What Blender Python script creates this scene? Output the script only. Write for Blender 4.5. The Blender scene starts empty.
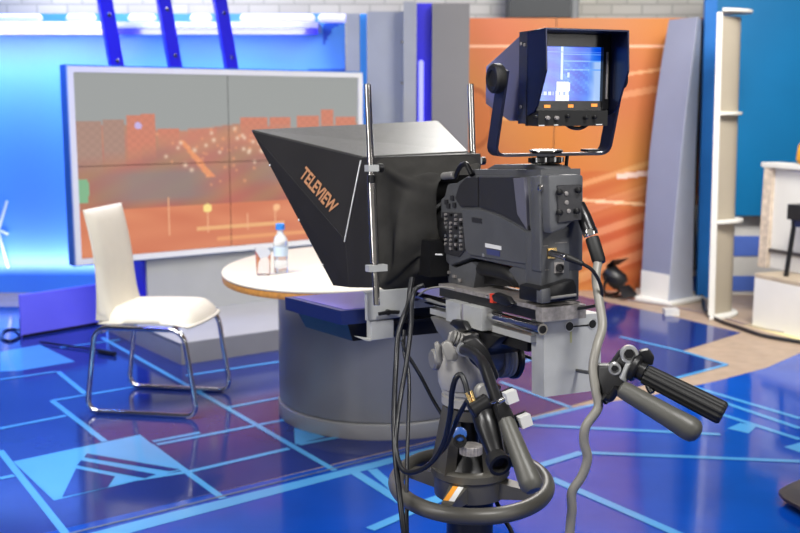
import bpy, bmesh, math, random
from math import radians, sin, cos, pi, tan, sqrt
from mathutils import Vector, Matrix

S = bpy.context.scene
COL = S.collection
random.seed(7)

# ------------------------------------------------------------------ camera, world, lights, exposure
PITCH = radians(8.6); FPX = 1050.0; CH = 1.45
cd = bpy.data.cameras.new('camera'); cam = bpy.data.objects.new('camera', cd); COL.objects.link(cam)
cam.location = (0, 0, CH); cam.rotation_euler = (pi/2 - PITCH, 0, 0)
cd.sensor_width = 36; cd.lens = FPX*36/800; cd.clip_start = .05; cd.clip_end = 100
cd.dof.use_dof = True; cd.dof.focus_distance = 2.25; cd.dof.aperture_fstop = 5.0
S.camera = cam
S.view_settings.view_transform = 'Standard'; S.view_settings.look = 'None'
S.view_settings.exposure = 0.0; S.view_settings.gamma = 1.0; S.view_settings.use_curve_mapping = False

world = bpy.data.worlds.new('studio_air'); S.world = world; world.use_nodes = True
bg = world.node_tree.nodes['Background']
bg.inputs[0].default_value = (1.0, .96, .90, 1); bg.inputs[1].default_value = .26

def area(name, loc, target, size, power, col, size_y=None, spread=None):
    l = bpy.data.lights.new(name, 'AREA'); l.energy = power; l.color = col
    l.shape = 'RECTANGLE'; l.size = size; l.size_y = size_y or size
    if spread: l.spread = radians(spread)
    o = bpy.data.objects.new(name, l); COL.objects.link(o); o.location = loc
    d = Vector(target) - Vector(loc); o.rotation_euler = d.to_track_quat('-Z', 'Y').to_euler()
    return o
area('studio_soft_light', (-1.6, 3.4, 3.9), (-.8, 5.0, .4), 1.5, 54, (1, .97, .92), spread=95)
area('studio_soft_light', (1.0, .7, 3.5), (.2, 2.4, 1.0), .7, 36, (1, .98, .95), spread=110)
area('studio_soft_light', (-1.7, .9, 2.7), (.1, 2.4, 1.0), .8, 18, (1, .97, .94), spread=110)
area('studio_soft_light', (2.0, 4.6, 4.0), (2.1, 8.0, 1.1), 1.6, 132, (1, .96, .9), spread=110)
area('studio_back_light', (.75, 6.0, 3.25), (.15, 2.8, 1.3), .8, 75, (1, .97, .92))
area('studio_back_light', (-1.9, 8.3, 3.4), (-1.4, 8.9, 2.3), 2.4, 120, (1, .98, .95))
area('added_side_light', (-2.7, .5, 1.75), (.1, 2.35, 1.05), .35, 26, (1, .97, .93), 1.5)  # unseen light added for bright streaks on rods and camera side
area('added_side_light', (2.6, .2, 1.9), (.3, 2.3, 1.0), .30, 16, (1, .97, .93), 1.3)  # matching unseen light added from the right
# blue led washes of the set
area('led_wash_base', (-3.0, 8.07, .22), (-3.0, 8.2, .42), 2.4, 12, (1.0, .74, .92), .10)
area('led_wash_top', (-3.2, 7.72, 1.99), (-3.2, 8.2, 1.80), 2.2, 30, (.80, .74, 1.0), .08)
area('led_wash_top', (-1.3, 7.72, 1.99), (-1.3, 8.2, 1.85), 1.2, 11, (.62, .68, 1.0), .08)
area('led_wash_front', (-2.6, 6.2, 2.7), (-3.2, 8.2, 1.0), .6, 62, (.01, .25, 1.0), .4)
area('led_wash_floor', (-1.9, 5.2, 2.9), (-2.1, 6.9, .1), .6, 22, (.12, .16, 1.0), .4)

# ------------------------------------------------------------------ projection geometry of the place
def V3(*a): return Vector(a)
def lerp(a, b, t): return a+(b-a)*t
CAM = Vector((0, 0, CH))
def ray(x, y):
    a = (x-400)/FPX; b = (266.5-y)/FPX
    return Vector((a, cos(PITCH)+b*sin(PITCH), -sin(PITCH)+b*cos(PITCH)))
def G(x, y, z=0.0):
    d = ray(x, y); return CAM + d*((z-CH)/d.z)
def AY(x, y, Y):
    d = ray(x, y); return CAM + d*(Y/d.y)
def onplane(x, y, p, n):
    d = ray(x, y); return CAM + d*((p-CAM).dot(n)/d.dot(n))
class Frame:
    def __init__(s, O, az, tilt=0.0):
        a = radians(az); t = radians(tilt)
        s.O = Vector(O); s.f = Vector((-sin(a)*cos(t), cos(a)*cos(t), -sin(t)))
        s.r = Vector((cos(a), sin(a), 0)); s.u = s.r.cross(s.f)
    def w(s, f, r, u): return s.O + s.f*f + s.r*r + s.u*u
    def loc(s, p): d = p-s.O; return (d.dot(s.f), d.dot(s.r), d.dot(s.u))
    def R(s, x, y, r): return s.loc(onplane(x, y, s.O+s.r*r, s.r))
    def F(s, x, y, f): return s.loc(onplane(x, y, s.O+s.f*f, s.f))
    def U(s, x, y, u): return s.loc(onplane(x, y, s.O+s.u*u, s.u))

# ------------------------------------------------------------------ materials
MATS = {}
def mat(name, col, rough=.5, metal=0.0, bump=0.0, bscale=200, var=0.0, vscale=6, spec=.5, emit=0, ecol=None, trans=0, coat=0, ior=1.45, sheen=0, alpha=1):
    if name in MATS: return MATS[name]
    m = bpy.data.materials.new(name); m.use_nodes = True; nt = m.node_tree; b = nt.nodes['Principled BSDF']
    c = (*col, 1)
    b.inputs['Base Color'].default_value = c; b.inputs['Roughness'].default_value = rough
    b.inputs['Metallic'].default_value = metal; b.inputs['Specular IOR Level'].default_value = spec
    b.inputs['Transmission Weight'].default_value = trans; b.inputs['Coat Weight'].default_value = coat
    b.inputs['IOR'].default_value = ior; b.inputs['Sheen Weight'].default_value = sheen
    b.inputs['Coat Roughness'].default_value = .05
    if emit:
        b.inputs['Emission Color'].default_value = (*(ecol or col), 1); b.inputs['Emission Strength'].default_value = emit
    tc = nt.nodes.new('ShaderNodeTexCoord')
    if bump:
        n = nt.nodes.new('ShaderNodeTexNoise'); n.inputs['Scale'].default_value = bscale; n.inputs['Detail'].default_value = 3
        nt.links.new(tc.outputs['Object'], n.inputs['Vector'])
        bp = nt.nodes.new('ShaderNodeBump'); bp.inputs['Strength'].default_value = bump; bp.inputs['Distance'].default_value = .002
        nt.links.new(n.outputs['Fac'], bp.inputs['Height']); nt.links.new(bp.outputs[0], b.inputs['Normal'])
    if var:
        n = nt.nodes.new('ShaderNodeTexNoise'); n.inputs['Scale'].default_value = vscale; n.inputs['Detail'].default_value = 4
        nt.links.new(tc.outputs['Object'], n.inputs['Vector'])
        r = nt.nodes.new('ShaderNodeValToRGB')
        r.color_ramp.elements[0].position = .3; r.color_ramp.elements[1].position = .7
        r.color_ramp.elements[0].color = (*[max(0, v*(1-var)) for v in col], 1)
        r.color_ramp.elements[1].color = (*[min(1, v*(1+var)) for v in col], 1)
        nt.links.new(n.outputs['Fac'], r.inputs[0]); nt.links.new(r.outputs[0], b.inputs['Base Color'])
    MATS[name] = m; return m
def vcmat(name, rough=.5, emit=0.0, strength=1.0):
    m = bpy.data.materials.new(name); m.use_nodes = True; nt = m.node_tree; b = nt.nodes['Principled BSDF']
    a = nt.nodes.new('ShaderNodeVertexColor'); a.layer_name = 'Col'
    if emit:
        b.inputs['Base Color'].default_value = (.02, .02, .02, 1)
        nt.links.new(a.outputs[0], b.inputs['Emission Color']); b.inputs['Emission Strength'].default_value = strength
    else: nt.links.new(a.outputs[0], b.inputs['Base Color'])
    b.inputs['Roughness'].default_value = rough
    return m

M_black = mat('black_plastic', (.009, .009, .010), .36, bump=.15, bscale=600)
M_satin = mat('satin_black_metal', (.014, .014, .015), .30, .1, bump=.05, bscale=500)
M_hood = mat('matt_black_hood_board', (.016, .015, .016), .55, var=.15, vscale=8, bump=.1, bscale=300)
M_hoodtop = mat('black_hood_leathercloth', (.05, .05, .048), .33, bump=.5, bscale=260, var=.2, vscale=30)
M_cloth = mat('black_blackout_cloth', (.034, .033, .031), .95, bump=.3, bscale=900, var=.2, vscale=20, spec=.2)
M_body = mat('charcoal_camera_paint', (.088, .091, .098), .42, bump=.25, bscale=900, var=.08, vscale=20)
M_bodyd = mat('dark_camera_panel', (.030, .030, .034), .30, bump=.1, bscale=700)
M_bodyl = mat('blue_grey_camera_trim', (.13, .13, .165), .35, bump=.1, bscale=700)
M_tal = mat('pedestal_grey_enamel', (.082, .078, .068), .38, bump=.08, bscale=500, var=.06, vscale=12)
M_head = mat('pale_grey_head_enamel', (.36, .35, .33), .42, bump=.1, bscale=400, var=.08, vscale=15)
M_headd = mat('mid_grey_cast_metal', (.22, .215, .205), .40, .2, bump=.2, bscale=500)
M_alu = mat('satin_aluminium', (.62, .63, .64), .34, .75, bump=.05, bscale=800)
M_silver = mat('light_grey_anodised_block', (.46, .47, .465), .45, .15, var=.05, vscale=30, bump=.08, bscale=900)
M_rough = mat('worn_grey_plate', (.30, .28, .27), .6, .3, var=.25, vscale=90, bump=.4, bscale=600)
M_chrome = mat('chrome', (.80, .79, .77), .10, 1.0, var=.03)
M_steel = mat('polished_steel', (.62, .60, .58), .16, 1.0, var=.05, vscale=40)
M_brass = mat('brass', (.75, .55, .25), .25, 1.0)
M_rubber = mat('black_rubber', (.010, .010, .010), .55, bump=.2, bscale=500)
M_grip = mat('grey_rubber_grip', (.085, .084, .074), .38, bump=.15, bscale=700)
M_cablek = mat('black_cable_rubber', (.012, .013, .016), .36)
M_cableg = mat('grey_cable_rubber', (.23, .22, .195), .38, bump=.1, bscale=500)
M_white = mat('white_plastic', (.64, .64, .62), .4, var=.03)
M_paper = mat('white_label', (.75, .75, .74), .6)
M_bluel = mat('blue_label', (.05, .06, .17), .5)
M_red = mat('red_plastic', (.75, .06, .03), .4)
M_orange = mat('orange_label', (.95, .38, .04), .5)
M_cream = mat('cream_leatherette', (.70, .66, .56), .42, bump=.2, bscale=350, var=.04, vscale=9)
M_tabletop = mat('cream_table_laminate', (.66, .61, .52), .32, var=.03, vscale=5)
M_wood = mat('orange_wood_edge', (.55, .25, .06), .45, var=.2, vscale=60)
M_desk = mat('satin_grey_desk_laminate', (.22, .22, .225), .34, .25, var=.04, vscale=4)
M_deskb = mat('pale_grey_plinth_laminate', (.33, .33, .335), .35, .2, var=.04)
M_plinth = mat('light_grey_plinth_front', (.43, .44, .44), .45, var=.03)
M_framew = mat('white_screen_frame', (.82, .83, .82), .35)
M_blueside = mat('blue_painted_panel', (.04, .15, .42), .4, var=.05)
M_deepblue = mat('deep_blue_glow', (.025, .02, .55), .3, var=.05, emit=.10, ecol=(.02, .01, .9))  # faint glow stands in for blue LED light on struts and boards
M_violet = mat('violet_light_box_skin', (.20, .20, .90), .35, var=.08, vscale=3, emit=.22, ecol=(.08, .07, .95))
M_led = mat('glowing_led_strip', (.3, .3, .8), .4, emit=1.1, ecol=(.24, .26, 1.0))
M_led2 = mat('glowing_lilac_tube', (.7, .7, 1), .4, emit=.5, ecol=(.66, .64, 1.0))
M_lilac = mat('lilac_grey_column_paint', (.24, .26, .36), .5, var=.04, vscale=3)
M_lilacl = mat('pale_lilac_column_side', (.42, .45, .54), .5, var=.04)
M_greyp = mat('warm_grey_panel_paint', (.175, .17, .165), .55, var=.05, vscale=2)
M_greyl = mat('light_grey_frame_paint', (.29, .305, .33), .5, var=.04)
M_blueR = mat('azure_scenery_board', (.0, .14, .34), .42, var=.10, vscale=1.2)
M_blueR2 = mat('blue_scenery_edge', (.01, .15, .50), .45, var=.05)
M_beige = mat('beige_column_paint', (.42, .37, .29), .5, var=.05, vscale=3)
M_offw = mat('off_white_board', (.74, .73, .68), .55, var=.04, vscale=3)
M_ply = mat('raw_board_edge', (.60, .50, .40), .65, var=.2, vscale=25)
M_glass = mat('clear_glass', (.97, .98, 1.0), .02, trans=1.0, ior=1.12)
M_water = mat('clear_bottle_plastic', (.9, .95, 1.0), .12, trans=.75, ior=1.33)
M_cap = mat('bright_blue_cap', (.03, .22, .75), .4)
M_tan = mat('tan_stage_boards', (.46, .38, .28), .6, var=.12, vscale=10)
M_dark = mat('dark_brown_laminate', (.035, .024, .022), .35)
M_yel = mat('yellow_tape', (.75, .68, .35), .5)

def brickmat():
    m = bpy.data.materials.new('whitewashed_brick'); m.use_nodes = True; nt = m.node_tree; b = nt.nodes['Principled BSDF']
    tc = nt.nodes.new('ShaderNodeTexCoord'); mp = nt.nodes.new('ShaderNodeMapping'); mp.inputs['Rotation'].default_value = (pi/2, 0, 0)
    br = nt.nodes.new('ShaderNodeTexBrick'); br.inputs['Scale'].default_value = 1
    br.inputs['Color1'].default_value = (.62, .60, .56, 1); br.inputs['Color2'].default_value = (.54, .52, .49, 1); br.inputs['Mortar'].default_value = (.42, .41, .38, 1)
    br.inputs['Brick Width'].default_value = .25; br.inputs['Row Height'].default_value = .085; br.inputs['Mortar Size'].default_value = .008
    n = nt.nodes.new('ShaderNodeTexNoise'); n.inputs['Scale'].default_value = 2.0
    mx = nt.nodes.new('ShaderNodeMixRGB'); mx.blend_type = 'MULTIPLY'; mx.inputs[0].default_value = .3
    nt.links.new(tc.outputs['Object'], mp.inputs[0]); nt.links.new(mp.outputs[0], br.inputs['Vector']); nt.links.new(tc.outputs['Object'], n.inputs['Vector'])
    nt.links.new(br.outputs['Color'], mx.inputs[1]); nt.links.new(n.outputs['Fac'], mx.inputs[2]); nt.links.new(mx.outputs[0], b.inputs['Base Color'])
    bp = nt.nodes.new('ShaderNodeBump'); bp.inputs['Strength'].default_value = .5; bp.inputs['Distance'].default_value = .01
    nt.links.new(br.outputs['Fac'], bp.inputs['Height']); bp.invert = True; nt.links.new(bp.outputs[0], b.inputs['Normal'])
    b.inputs['Roughness'].default_value = .8
    return m
M_brick = brickmat()
def floormat(name, col, rough, var=.12, vs=3.0):
    m = bpy.data.materials.new(name); m.use_nodes = True; nt = m.node_tree; b = nt.nodes['Principled BSDF']
    tc = nt.nodes.new('ShaderNodeTexCoord'); n = nt.nodes.new('ShaderNodeTexNoise'); n.inputs['Scale'].default_value = vs; n.inputs['Detail'].default_value = 6
    nt.links.new(tc.outputs['Object'], n.inputs['Vector'])
    r = nt.nodes.new('ShaderNodeValToRGB'); r.color_ramp.elements[0].position = .3; r.color_ramp.elements[1].position = .7
    r.color_ramp.elements[0].color = (*[v*(1-var) for v in col], 1); r.color_ramp.elements[1].color = (*[min(1, v*(1+var)) for v in col], 1)
    nt.links.new(n.outputs['Fac'], r.inputs[0]); nt.links.new(r.outputs[0], b.inputs['Base Color'])
    n2 = nt.nodes.new('ShaderNodeTexNoise'); n2.inputs['Scale'].default_value = 9; n2.inputs['Detail'].default_value = 8
    nt.links.new(tc.outputs['Object'], n2.inputs['Vector'])
    mr = nt.nodes.new('ShaderNodeMapRange'); mr.inputs['To Min'].default_value = rough*.6; mr.inputs['To Max'].default_value = rough*1.4
    nt.links.new(n2.outputs['Fac'], mr.inputs[0]); nt.links.new(mr.outputs[0], b.inputs['Roughness'])
    b.inputs['Specular IOR Level'].default_value = .28
    return m
MF_near = floormat('bright_blue_floor_vinyl', (.002, .06, .42), .09)
MF_far = floormat('indigo_floor_vinyl', (.012, .028, .18), .10)
MF_line = floormat('light_blue_floor_stripe', (.08, .34, .70), .12, .05)
MF_brown = floormat('bare_tan_floor', (.40, .30, .22), .45, .10, 12)
MF_seam = floormat('grey_floor_joint', (.10, .14, .22), .3)

# ------------------------------------------------------------------ mesh helpers
def new_obj(name, bm, m, parent=None, smooth=None, origin=None, mats=None):
    bmesh.ops.recalc_face_normals(bm, faces=bm.faces)
    me = bpy.data.meshes.new(name); 
    if origin is not None: bmesh.ops.translate(bm, verts=bm.verts, vec=-Vector(origin))
    elif parent is not None:
        o0 = parent
        off = Vector((0, 0, 0))
        while o0 is not None: off += o0.location; o0 = o0.parent
        bmesh.ops.translate(bm, verts=bm.verts, vec=-off)
    bm.to_mesh(me); bm.free()
    for mm in (mats or [m]): me.materials.append(mm)
    o = bpy.data.objects.new(name, me); COL.objects.link(o)
    if parent is not None: o.parent = parent
    if origin is not None and parent is None: o.location = Vector(origin)
    if smooth is not None:
        me.polygons.foreach_set('use_smooth', [True]*len(me.polygons))
        try: me.set_sharp_from_angle(angle=radians(smooth))
        except Exception: pass
    return o
def centre_base(bm):
    xs = [v.co for v in bm.verts]
    return Vector((sum(v.x for v in xs)/len(xs), sum(v.y for v in xs)/len(xs), min(v.z for v in xs)))
def single(name, bm, m, label, cat, group=None, smooth=None, mats=None, kind=None):
    o = new_obj(name, bm, m, None, smooth, centre_base(bm), mats)
    o['label'] = label; o['category'] = cat
    if group: o['group'] = group
    if kind: o['kind'] = kind
    return o
def struct(name, bm, m, smooth=None, mats=None, parent=None):
    o = new_obj(name, bm, m, parent, smooth, centre_base(bm) if parent is None else None, mats)
    o['kind'] = 'structure'; return o
def thing(name, loc, label, cat, group=None):
    o = bpy.data.objects.new(name, None); COL.objects.link(o); o.location = Vector(loc); o.empty_display_size = .1
    o['label'] = label; o['category'] = cat
    if group: o['group'] = group
    return o
def copy_tree(o, parent=None):
    c = o.copy(); COL.objects.link(c)
    if parent is not None: c.parent = parent
    for ch in list(o.children): copy_tree(ch, c)
    return c

def bevel(bm, off, seg=2, geom=None, ang=None):
    if off <= 0: return
    es = geom or [e for e in bm.edges if len(e.link_faces) == 2 and e.calc_face_angle(0) > (ang or .5)]
    bmesh.ops.bevel(bm, geom=es, offset=off, segments=seg, affect='EDGES', clamp_overlap=True, profile=.5)
def hexa(bm, pts):
    """8 points: bottom ring 4, top ring 4"""
    v = [bm.verts.new(p) for p in pts]
    for f in ((0, 1, 2, 3), (4, 5, 6, 7), (0, 1, 5, 4), (1, 2, 6, 5), (2, 3, 7, 6), (3, 0, 4, 7)): bm.faces.new([v[i] for i in f])
def merge(dst, src):
    me = bpy.data.meshes.new('tmp'); src.to_mesh(me); src.free(); dst.from_mesh(me); bpy.data.meshes.remove(me)
def BX(fr, f0, f1, r0, r1, u0, u1, bev=.002, bm=None, seg=2):
    b = bmesh.new()
    hexa(b, [fr.w(f0, r0, u0), fr.w(f1, r0, u0), fr.w(f1, r1, u0), fr.w(f0, r1, u0), fr.w(f0, r0, u1), fr.w(f1, r0, u1), fr.w(f1, r1, u1), fr.w(f0, r1, u1)])
    bevel(b, bev, seg)
    if bm is None: return b
    merge(bm, b); return bm
WF = Frame((0, 0, 0), 0)      # world frame: f=+Y, r=+X, u=+Z
def box(x0, x1, y0, y1, z0, z1, bev=.004, bm=None): return BX(WF, y0, y1, x0, x1, z0, z1, bev, bm)
def prism(pts, vec, bev=0.0, bm=None, seg=2):
    b = bmesh.new(); n = len(pts); vec = Vector(vec)
    a = [b.verts.new(p) for p in pts]; c = [b.verts.new(Vector(p)+vec) for p in pts]
    b.faces.new(a); b.faces.new(list(reversed(c)))
    for i in range(n): b.faces.new([a[i], a[(i+1) % n], c[(i+1) % n], c[i]])
    bmesh.ops.recalc_face_normals(b, faces=b.faces)
    bevel(b, bev, seg)
    if bm is None: return b
    merge(bm, b); return bm
def basis(d):
    d = Vector(d).normalized(); a = Vector((0, 0, 1)) if abs(d.z) < .9 else Vector((1, 0, 0))
    x = d.cross(a).normalized(); y = x.cross(d).normalized(); return x, y
def lathe(p0, d, prof, seg=32, bm=None, closed_ends=True):
    """prof: list of (t along d, radius)"""
    bm = bm or bmesh.new(); p0 = Vector(p0); d = Vector(d).normalized(); x, y = basis(d); rings = []
    for t, r in prof:
        rings.append([bm.verts.new(p0 + d*t + (x*cos(2*pi*i/seg)+y*sin(2*pi*i/seg))*max(r, 1e-5)) for i in range(seg)])
    for a, b in zip(rings, rings[1:]):
        for i in range(seg): bm.faces.new([a[i], a[(i+1) % seg], b[(i+1) % seg], b[i]])
    if closed_ends: bm.faces.new(list(reversed(rings[0]))); bm.faces.new(rings[-1])
    return bm
def cyl(p0, p1, r0, r1=None, seg=24, bm=None, bev=.0):
    p0 = Vector(p0); p1 = Vector(p1); L = (p1-p0).length; r1 = r0 if r1 is None else r1
    if bev: pr = [(0, r0-bev), (bev, r0), (L-bev, r1), (L, r1-bev)]
    else: pr = [(0, r0), (L, r1)]
    return lathe(p0, p1-p0, pr, seg, bm)
def smoothpath(pts, n=6):
    pts = [Vector(p) for p in pts]; out = []
    P = [2*pts[0]-pts[1]] + pts + [2*pts[-1]-pts[-2]]
    for i in range(1, len(P)-2):
        for k in range(n):
            t = k/n; a, b, c, d = P[i-1], P[i], P[i+1], P[i+2]
            out.append(.5*((2*b)+(c-a)*t+(2*a-5*b+4*c-d)*t*t+(3*b-a-3*c+d)*t**3))
    out.append(pts[-1]); return out
def tube(pts, r, seg=10, bm=None, n=6, smooth=True, closed=False):
    bm = bm or bmesh.new()
    P = smoothpath(pts, n) if smooth else [Vector(p) for p in pts]
    N = len(P); rr = (lambda i: r[0]+(r[1]-r[0])*i/(N-1)) if isinstance(r, tuple) else (lambda i: r)
    t0 = (P[1]-P[0]).normalized(); x, y = basis(t0); rings = []
    for i, p in enumerate(P):
        if closed: t = (P[(i+1) % N]-P[i-1]).normalized()
        else: t = (P[min(i+1, N-1)]-P[max(i-1, 0)]).normalized()
        x = (x - t*x.dot(t)).normalized(); y = t.cross(x)
        rings.append([bm.verts.new(p+(x*cos(2*pi*k/seg)+y*sin(2*pi*k/seg))*rr(i)) for k in range(seg)])
    for a, b in list(zip(rings, rings[1:])) + ([(rings[-1], rings[0])] if closed else []):
        for k in range(seg): bm.faces.new([a[k], a[(k+1) % seg], b[(k+1) % seg], b[k]])
    if not closed: bm.faces.new(list(reversed(rings[0]))); bm.faces.new(rings[-1])
    return bm
def fillet(pts, rad, n=5, closed=True):
    pts = [Vector(p) for p in pts]; out = []; N = len(pts)
    for i, p in enumerate(pts):
        if not closed and i in (0, N-1): out.append(p); continue
        a = pts[i-1]; b = pts[(i+1) % N]
        da = (a-p); db = (b-p); r = min(rad, da.length*.45, db.length*.45)
        A = p+da.normalized()*r; B = p+db.normalized()*r
        for k in range(n+1):
            t = k/n; out.append(A*(1-t)**2+p*2*t*(1-t)+B*t*t)
    return out
def text_mesh(s, P0, P1, Pup, nrm, depth=.0006, bold=0.0):
    cu = bpy.data.curves.new('lettering', 'FONT'); cu.body = s; cu.size = 1; cu.offset = bold; cu.resolution_u = 3
    o = bpy.data.objects.new('lettering', cu); COL.objects.link(o); dg = bpy.context.evaluated_depsgraph_get(); dg.update()
    me = bpy.data.meshes.new_from_object(o.evaluated_get(dg)); bpy.data.objects.remove(o)
    bm = bmesh.new(); bm.from_mesh(me); xs = [v.co.x for v in bm.verts]; ys = [v.co.y for v in bm.verts]
    x0, x1, y0, y1 = min(xs), max(xs), min(ys), max(ys); nrm = Vector(nrm).normalized()
    for v in bm.verts:
        a = (v.co.x-x0)/(x1-x0); b = (v.co.y-y0)/(y1-y0); v.co = Vector(P0)+(Vector(P1)-Vector(P0))*a+(Vector(Pup)-Vector(P0))*b+nrm*depth
    return bm
def paint(name, P00, PU, PV, nu, nv, fn, thick, nrm):
    """a printed or glowing board: grid in front, real thickness behind"""
    bm = bmesh.new(); lay = bm.loops.layers.float_color.new('Col'); P00, PU, PV = Vector(P00), Vector(PU), Vector(PV)
    g = [[bm.verts.new(P00+PU*(i/nu)+PV*(j/nv)) for i in range(nu+1)] for j in range(nv+1)]
    for j in range(nv):
        for i in range(nu):
            f = bm.faces.new([g[j][i], g[j][i+1], g[j+1][i+1], g[j+1][i]])
            c = fn((i+.5)/nu, (j+.5)/nv)
            for l in f.loops: l[lay] = (*[max(0, k)**2.2 for k in c], 1)
    b = -Vector(nrm)*thick; nf = len(bm.faces)
    q = [bm.verts.new(P00+b), bm.verts.new(P00+PU+b), bm.verts.new(P00+PU+PV+b), bm.verts.new(P00+PV+b)]
    bm.faces.new(list(reversed(q)))
    def side(row, a, c): bm.faces.new(row+[c, a])
    side([g[0][i] for i in range(nu+1)], q[0], q[1]); side([g[j][nu] for j in range(nv+1)], q[1], q[2])
    side([g[nv][i] for i in range(nu, -1, -1)], q[2], q[3]); side([g[j][0] for j in range(nv, -1, -1)], q[3], q[0])
    for f in list(bm.faces)[nf:]:
        for l in f.loops: l[lay] = (.012, .012, .012, 1)
    return bm

# ------------------------------------------------------------------ floor
fb = bmesh.new()
def fpoly(pts, z, mi):
    f = fb.faces.new([fb.verts.new((p[0], p[1], z)) for p in pts]); f.material_index = mi
def px(*pts): return [tuple(G(x, y)[:2]) for x, y in pts]
fpoly([(-5, -1.5), (6, -1.5), (6, 8.9), (-5, 8.9)], 0, 3)
s1, s2 = G(130, 513), G(580, 405.5); sd = (s2-s1).normalized()
farL = s1 - sd*4.5
seam = [(p.x, p.y) for p in (farL, s1, G(400, 448.3), G(540, 414.5))]
fpoly(seam + px((645, 385), (726, 364), (683, 351), (741, 333), (667, 315), (620, 305), (545, 288)) + [(-.2, 7.6), (-5, 7.6)], .0010, 1)
fpoly([(6, -1.5), (6, 6.2)] + px((800, 353), (766, 368), (717, 381), (645, 397), (580, 406), (540, 415.5)) + [(p.x, p.y) for p in (G(400, 449.3), s1, farL)] + [(-5, -1.5)], .0008, 0)
LZ = 0.0
def line(x0, y0, x1, y1, w=.034, z=.0022, ext=0):
    a = G(x0, y0); b = G(x1, y1); d = (b-a).normalized(); n = Vector((-d.y, d.x, 0))*w*.42; a = a-d*ext; b = b+d*ext
    global LZ
    LZ += 2e-5; fpoly([(a+n)[:2], (a-n)[:2], (b-n)[:2], (b+n)[:2]], z+LZ, 2)
for L in [(0, 451, 68, 537), (52, 401, 105, 442), (58, 372, 85, 394), (52, 401, 135, 387), (0, 429, 66, 416), (0, 479, 14, 476),
          (153, 442, 200, 433), (157, 445, 286, 420), (190, 472, 289, 449), (299, 445, 372, 431), (102, 338, 228, 409), (228, 409, 335, 471),
          (150, 445, 186, 472), (186, 472, 223, 499), (186, 376, 279, 362), (228, 408, 285, 397), (55, 493, 190, 472), 
          (0, 380, 56, 372), (500, 382, 571, 408), (514, 354, 534, 360), (515, 364, 534, 360),
          (620, 337, 684, 352), (684, 352, 727, 365), (674, 379, 727, 365), (560, 352, 515, 364),
          (60, 348, 120, 340)]:
    line(*L, z=.0024)
for L in [(353, 472, 402, 503, .05), (372, 470, 395, 490, .05), (424, 503, 445, 496, .05), (529, 425.5, 720, 435, .04), (540, 466, 582, 453, .05), (582, 453, 800, 462, .04),
          (551, 479, 690, 540, .05), (692, 387, 800, 419, .04), (715, 400, 800, 429, .04), (700, 408, 800, 440, .04), (370, 530, 440, 500, .05), (0, 545, 60, 560, .05)]:
    line(*L[:4], w=L[4], z=.0026)
fpoly(px((-50, 570), (150, 518), (372, 463), (440, 445), (440, 450), (372, 469), (353, 474), (150, 528), (-50, 583)), .0020, 2)
fpoly(px((440, 444.5), (540, 419), (600, 404.5), (600, 402.5), (540, 415.6), (440, 441)), .0021, 2)
fpoly(px((-50, 562), (150, 514), (400, 452), (440, 441.5), (440, 442.3), (400, 453), (150, 515.5), (-50, 564)), .0030, 4)
fpoly(px((13, 462), (140, 435), (184, 470), (54, 501)), .0020, 2)
for q in (((87, 454), (180, 470), (170, 472), (84, 458)), ((81, 461), (156, 475), (145, 479), (77, 466)), ((76, 469), (115, 477), (108, 488), (62, 498))):
    fpoly(px(*q), .0032, 1)
fpoly(px((294, 428), (295, 445), (326, 437)), .0020, 2)
fpoly(px((727, 429), (740, 423.5), (757, 426), (749, 434)), .0027, 2)
fpoly(px((784, 447.5), (800, 443), (815, 450), (800, 453)), .0027, 2)
fpoly(px((0, 352), (40, 345), (75, 362), (20, 371), (0, 372)), .0020, 2)
struct('floor', fb, None, mats=[MF_near, MF_far, MF_line, MF_brown, MF_seam])

# ------------------------------------------------------------------ walls
struct('wall_back', box(-5, 6, 8.9, 9.0, 0, 4.4, 0), M_brick)
struct('wall_left', box(-5.1, -5, -1.5, 9.0, 0, 4.4, 0), mat('dark_studio_drape', (.16, .16, .17), .8))
struct('wall_right', box(6, 6.1, -1.5, 9.0, 0, 4.4, 0), mat('dark_studio_drape', (.05, .05, .055), .8))
cb = bmesh.new(); box(-5.1, 6.1, -1.5, 9.0, 4.4, 4.5, 0, cb)
struct('ceiling', cb, mat('studio_black_ceiling', (.10, .10, .10), .8))
bm = bmesh.new()      # blue bands painted on the wall low on the right
for (y0, y1) in ((236, 256), (276, 291)):
    a = AY(725, y0, 8.115).z; b = max(.005, AY(725, y1, 8.115).z)
    box(2.2, 4.4, 8.112, 8.119, b, a, 0, bm)
struct('trim_2', box(2.2, 4.4, 8.12, 8.14, 0, AY(725, 205, 8.12).z, 0), mat('pale_grey_dado', (.55, .54, .52), .6, var=.05))
struct('trim_1', bm, mat('blue_wall_band', (.07, .14, .5), .6, var=.1, vscale=3))

# ------------------------------------------------------------------ blue lit backdrop (left)
BY = 8.2
def wall_blue(u, v):
    x = -4.8+u*4.38
    c = [.30, .58, .93]
    k = (.5+.5*sin(x*3.1+v*5)*.3)
    c = [c[0]+.04*k, c[1]+.03*sin(u*40)*.3, c[2]]
    X = 400+FPX*x/BY
    # darker swept curve and bands at the right end
    Y = 108-(v*2.16-1.45)*FPX/BY
    if X > 310 and (abs(Y-73) < 3 or abs(Y-108) < 3): c = [.02, .28, .72]
    d = math.hypot(X-352, (Y-60)*.8)
    if X > 325 and 28 < d < 37: c = [.04, .30, .80]
    return c
M_wallblue = vcmat('printed_blue_backdrop', .45)
root = thing('blue_backdrop', (-2.3, BY, 0), 'tall blue lit scenery backdrop behind the video wall on the left', 'backdrop')
new_obj('printed_panel', paint('p', (-4.8, BY, 0), (4.38, 0, 0), (0, 0, 2.16), 260, 130, wall_blue, .04, (0, -1, 0)), M_wallblue, root)
bm = bmesh.new()
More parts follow.
